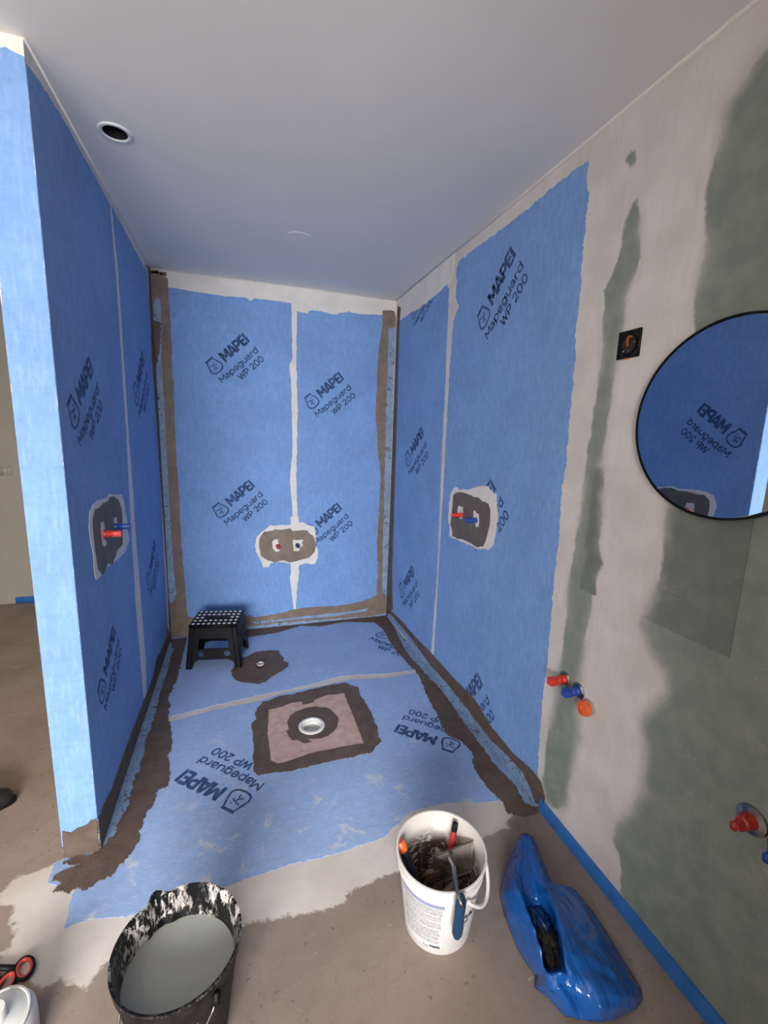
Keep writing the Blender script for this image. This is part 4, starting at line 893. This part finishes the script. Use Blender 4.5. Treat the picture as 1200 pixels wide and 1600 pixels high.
for v in bm.verts:
    if v.co.z > .012:
        n_ = .006*noise.noise(v.co*Vector((1, 1, 1))*38)+.004*abs(noise.noise(Vector((v.co.x*70, v.co.y*18, v.co.z*60))))
        v.co.z += n_; v.co.x += .5*n_
    v.co.z = max(v.co.z, .004); v.co.x = min(v.co.x, XR-.02)
bag = tag(bmobj('plastic_bag', bm, None), 'crumpled open blue plastic bag lying on the floor by the right wall', 'bag')
bag.data.materials.append(M_bag)
sd = bag.modifiers.new('thickness', 'SOLIDIFY'); sd.thickness = .0008; sd.offset = 1
M_rub = simple('dark_brown_rubbish', (.040, .030, .014, 1), .45, .6, 60, bump=1.)
for k, (u, v, h, rx, ry, rz_) in enumerate(((844, 1440, .052, .026, .045, .018), (857, 1472, .048, .030, .042, .020), (861, 1498, .050, .028, .034, .020))):
    q_ = W('F', u, v, h); bm = bmesh.new(); bmesh.ops.create_icosphere(bm, subdivisions=4, radius=1)
    for vv in bm.verts:
        kk = 1+.35*noise.noise(vv.co*2.3+Vector((k*5, 0, 0)))+.30*noise.noise(vv.co*6+Vector((k*5, 3, 0)))+.12*noise.noise(vv.co*15); vv.co = Vector((vv.co.x*rx*kk, vv.co.y*ry*kk, vv.co.z*rz_*kk))
    o = bmobj('crumpled_rubbish', bm, M_rub if k else simple('navy_film', (.01, .04, .15, 1), .3), loc=q_)
    tag(o, ['dark blue crumpled film nearest the closed end of the bag mouth', 'dark brown lump of rubbish in the middle of the bag mouth', 'brown lump of rubbish at the near end of the bag mouth'][k], 'rubbish')

# ---------------------------------------------------------------- things at the left edge
def oval(c, rx, ry, ang, n=28, z=.0):
    return [Vector((c[0]+rx*math.cos(a)*math.cos(ang)-ry*math.sin(a)*math.sin(ang), c[1]+rx*math.cos(a)*math.sin(ang)+ry*math.sin(a)*math.cos(ang), z)) for a in [2*math.pi*i/n for i in range(n)]]
c1 = W('F', 38, 1512, .012); c0 = W('F', 2, 1508, .012); c2 = W('F', 8, 1538, .012); 
t = tag(empty('scissors', (c0.x, c0.y, 0)), 'scissors with black handles lined in red at the left edge', 'scissors')
def loc_(q_): return Vector((q_.x-c0.x, q_.y-c0.y, 0))
M_redl = simple('red_rubber_lining', (.50, .05, .035, 1), .4)
for cc, ang in ((c1, math.radians(-62)), (c2, math.radians(-100))):
    l_ = loc_(cc); bm = bmesh.new(); tube(bm, oval(l_, .020, .031, ang+math.pi/2, 32, .010), .0052, 10, True); bmobj('handle_ring', bm, M_black, t)
    bm = bmesh.new(); tube(bm, oval(l_, .0165, .0265, ang+math.pi/2, 32, .0105), .0048, 10, True); bmobj('finger_lining', bm, M_redl, t)
l1, l2 = loc_(c1), loc_(c2); piv = Vector((-.055, .012, .009))
for l_ in (l1, l2):
    st = l_+(piv-l_).normalized()*.024; st.z = .009; bm = bmesh.new(); tube(bm, [st, st.lerp(piv, .5)+Vector((0, .002, 0)), piv], [.008, .0065, .006], 10); bmobj('handle_shank', bm, M_black, t)
for sgn in (-1, 1):
    bm = bmesh.new(); d = Vector((-1, .12*sgn, 0)).normalized(); s_ = Vector((-d.y, d.x, 0)); z = .008+.0015*sgn
    vs = [piv+s_*.008*sgn, piv-s_*.008*sgn, piv+d*.11]; top_ = [bm.verts.new((q_.x, q_.y, z+.001)) for q_ in vs]; bot_ = [bm.verts.new((q_.x, q_.y, z-.001)) for q_ in vs]
    bm.faces.new(top_); bm.faces.new(bot_[::-1])
    for i in range(3): bm.faces.new((top_[i], top_[(i+1) % 3], bot_[(i+1) % 3], bot_[i]))
    bmobj('blade', bm, M_steel, t, smooth=False)
# white plastic container, only its shoulder in the picture
q_ = W('F', 8, 1600, .09); t = tag(empty('white_canister', (q_.x-.015, q_.y-.01, 0)), 'white plastic canister with rounded shoulder at the lower left corner', 'canister')
bm = bmesh.new(); seg = 48
prof = [(0, 0), (.070, 0), (.076, .006), (.077, .06), (.076, .085), (.070, .100), (.058, .110), (.040, .116), (.030, .119), (.022, .121), (.020, .128)]
lathe(bm, prof, seg)
for v in bm.verts: v.co.x *= 1.0; v.co.y *= 1.18
autosmooth(bmobj('container_body', bm, M_wplast, t), 60)
bm = bmesh.new(); lathe(bm, [(.0, .150), (.023, .150), (.025, .147), (.025, .126), (.0, .126)], 32); autosmooth(bmobj('screw_cap', bm, M_wplast, t))
bm = bmesh.new(); lathe(bm, [(.060, .1095), (.062, .1125), (.0655, .1115), (.066, .106)], seg)
for v in bm.verts: v.co.y *= 1.18
autosmooth(bmobj('shoulder_ridge', bm, M_wplast, t))
# black and blue knee-pad-like object at far left edge
q_ = W('F', 0, 1252, .03); t = tag(empty('work_shoe', (q_.x-.042, q_.y+.012, 0), math.radians(12)), 'black and blue rounded work shoe tip just inside the left edge', 'shoe')
def blob(name, R_, mat, par, z0=0, seed=0, cut=.0, loc=None):
    bm = bmesh.new(); bmesh.ops.create_uvsphere(bm, u_segments=28, v_segments=16, radius=1)
    for v in bm.verts:
        k_ = 1+.05*noise.noise(v.co*2+Vector((seed, 0, 0))); v.co = Vector((v.co.x*R_[0]*k_, v.co.y*R_[1]*k_, max(v.co.z, -.35)*R_[2]*k_+z0))
    return bmobj(name, bm, mat, par, loc=loc)
blob('toe_cap', (.046, .045, .036), simple('black_rubber', (.012, .011, .012, 1), .35), t, .026, 1, loc=(.030, 0, 0))
blob('upper', (.11, .048, .062), simple('blue_shoe_fabric', (.015, .08, .22, 1), .5), t, .032, 2, loc=(-.06, .0, 0))
bm = bmesh.new(); pts = oval((-.045, 0), .130, .049, 0, 40, 0); vb = [bm.verts.new((p_.x, p_.y, .001)) for p_ in pts]; vt = [bm.verts.new((p_.x*1.0, p_.y, .016)) for p_ in pts]
bm.faces.new(vb[::-1]); bm.faces.new(vt)
for i in range(40): bm.faces.new((vb[i], vb[(i+1) % 40], vt[(i+1) % 40], vt[i]))
bmobj('sole', bm, M_black, t)
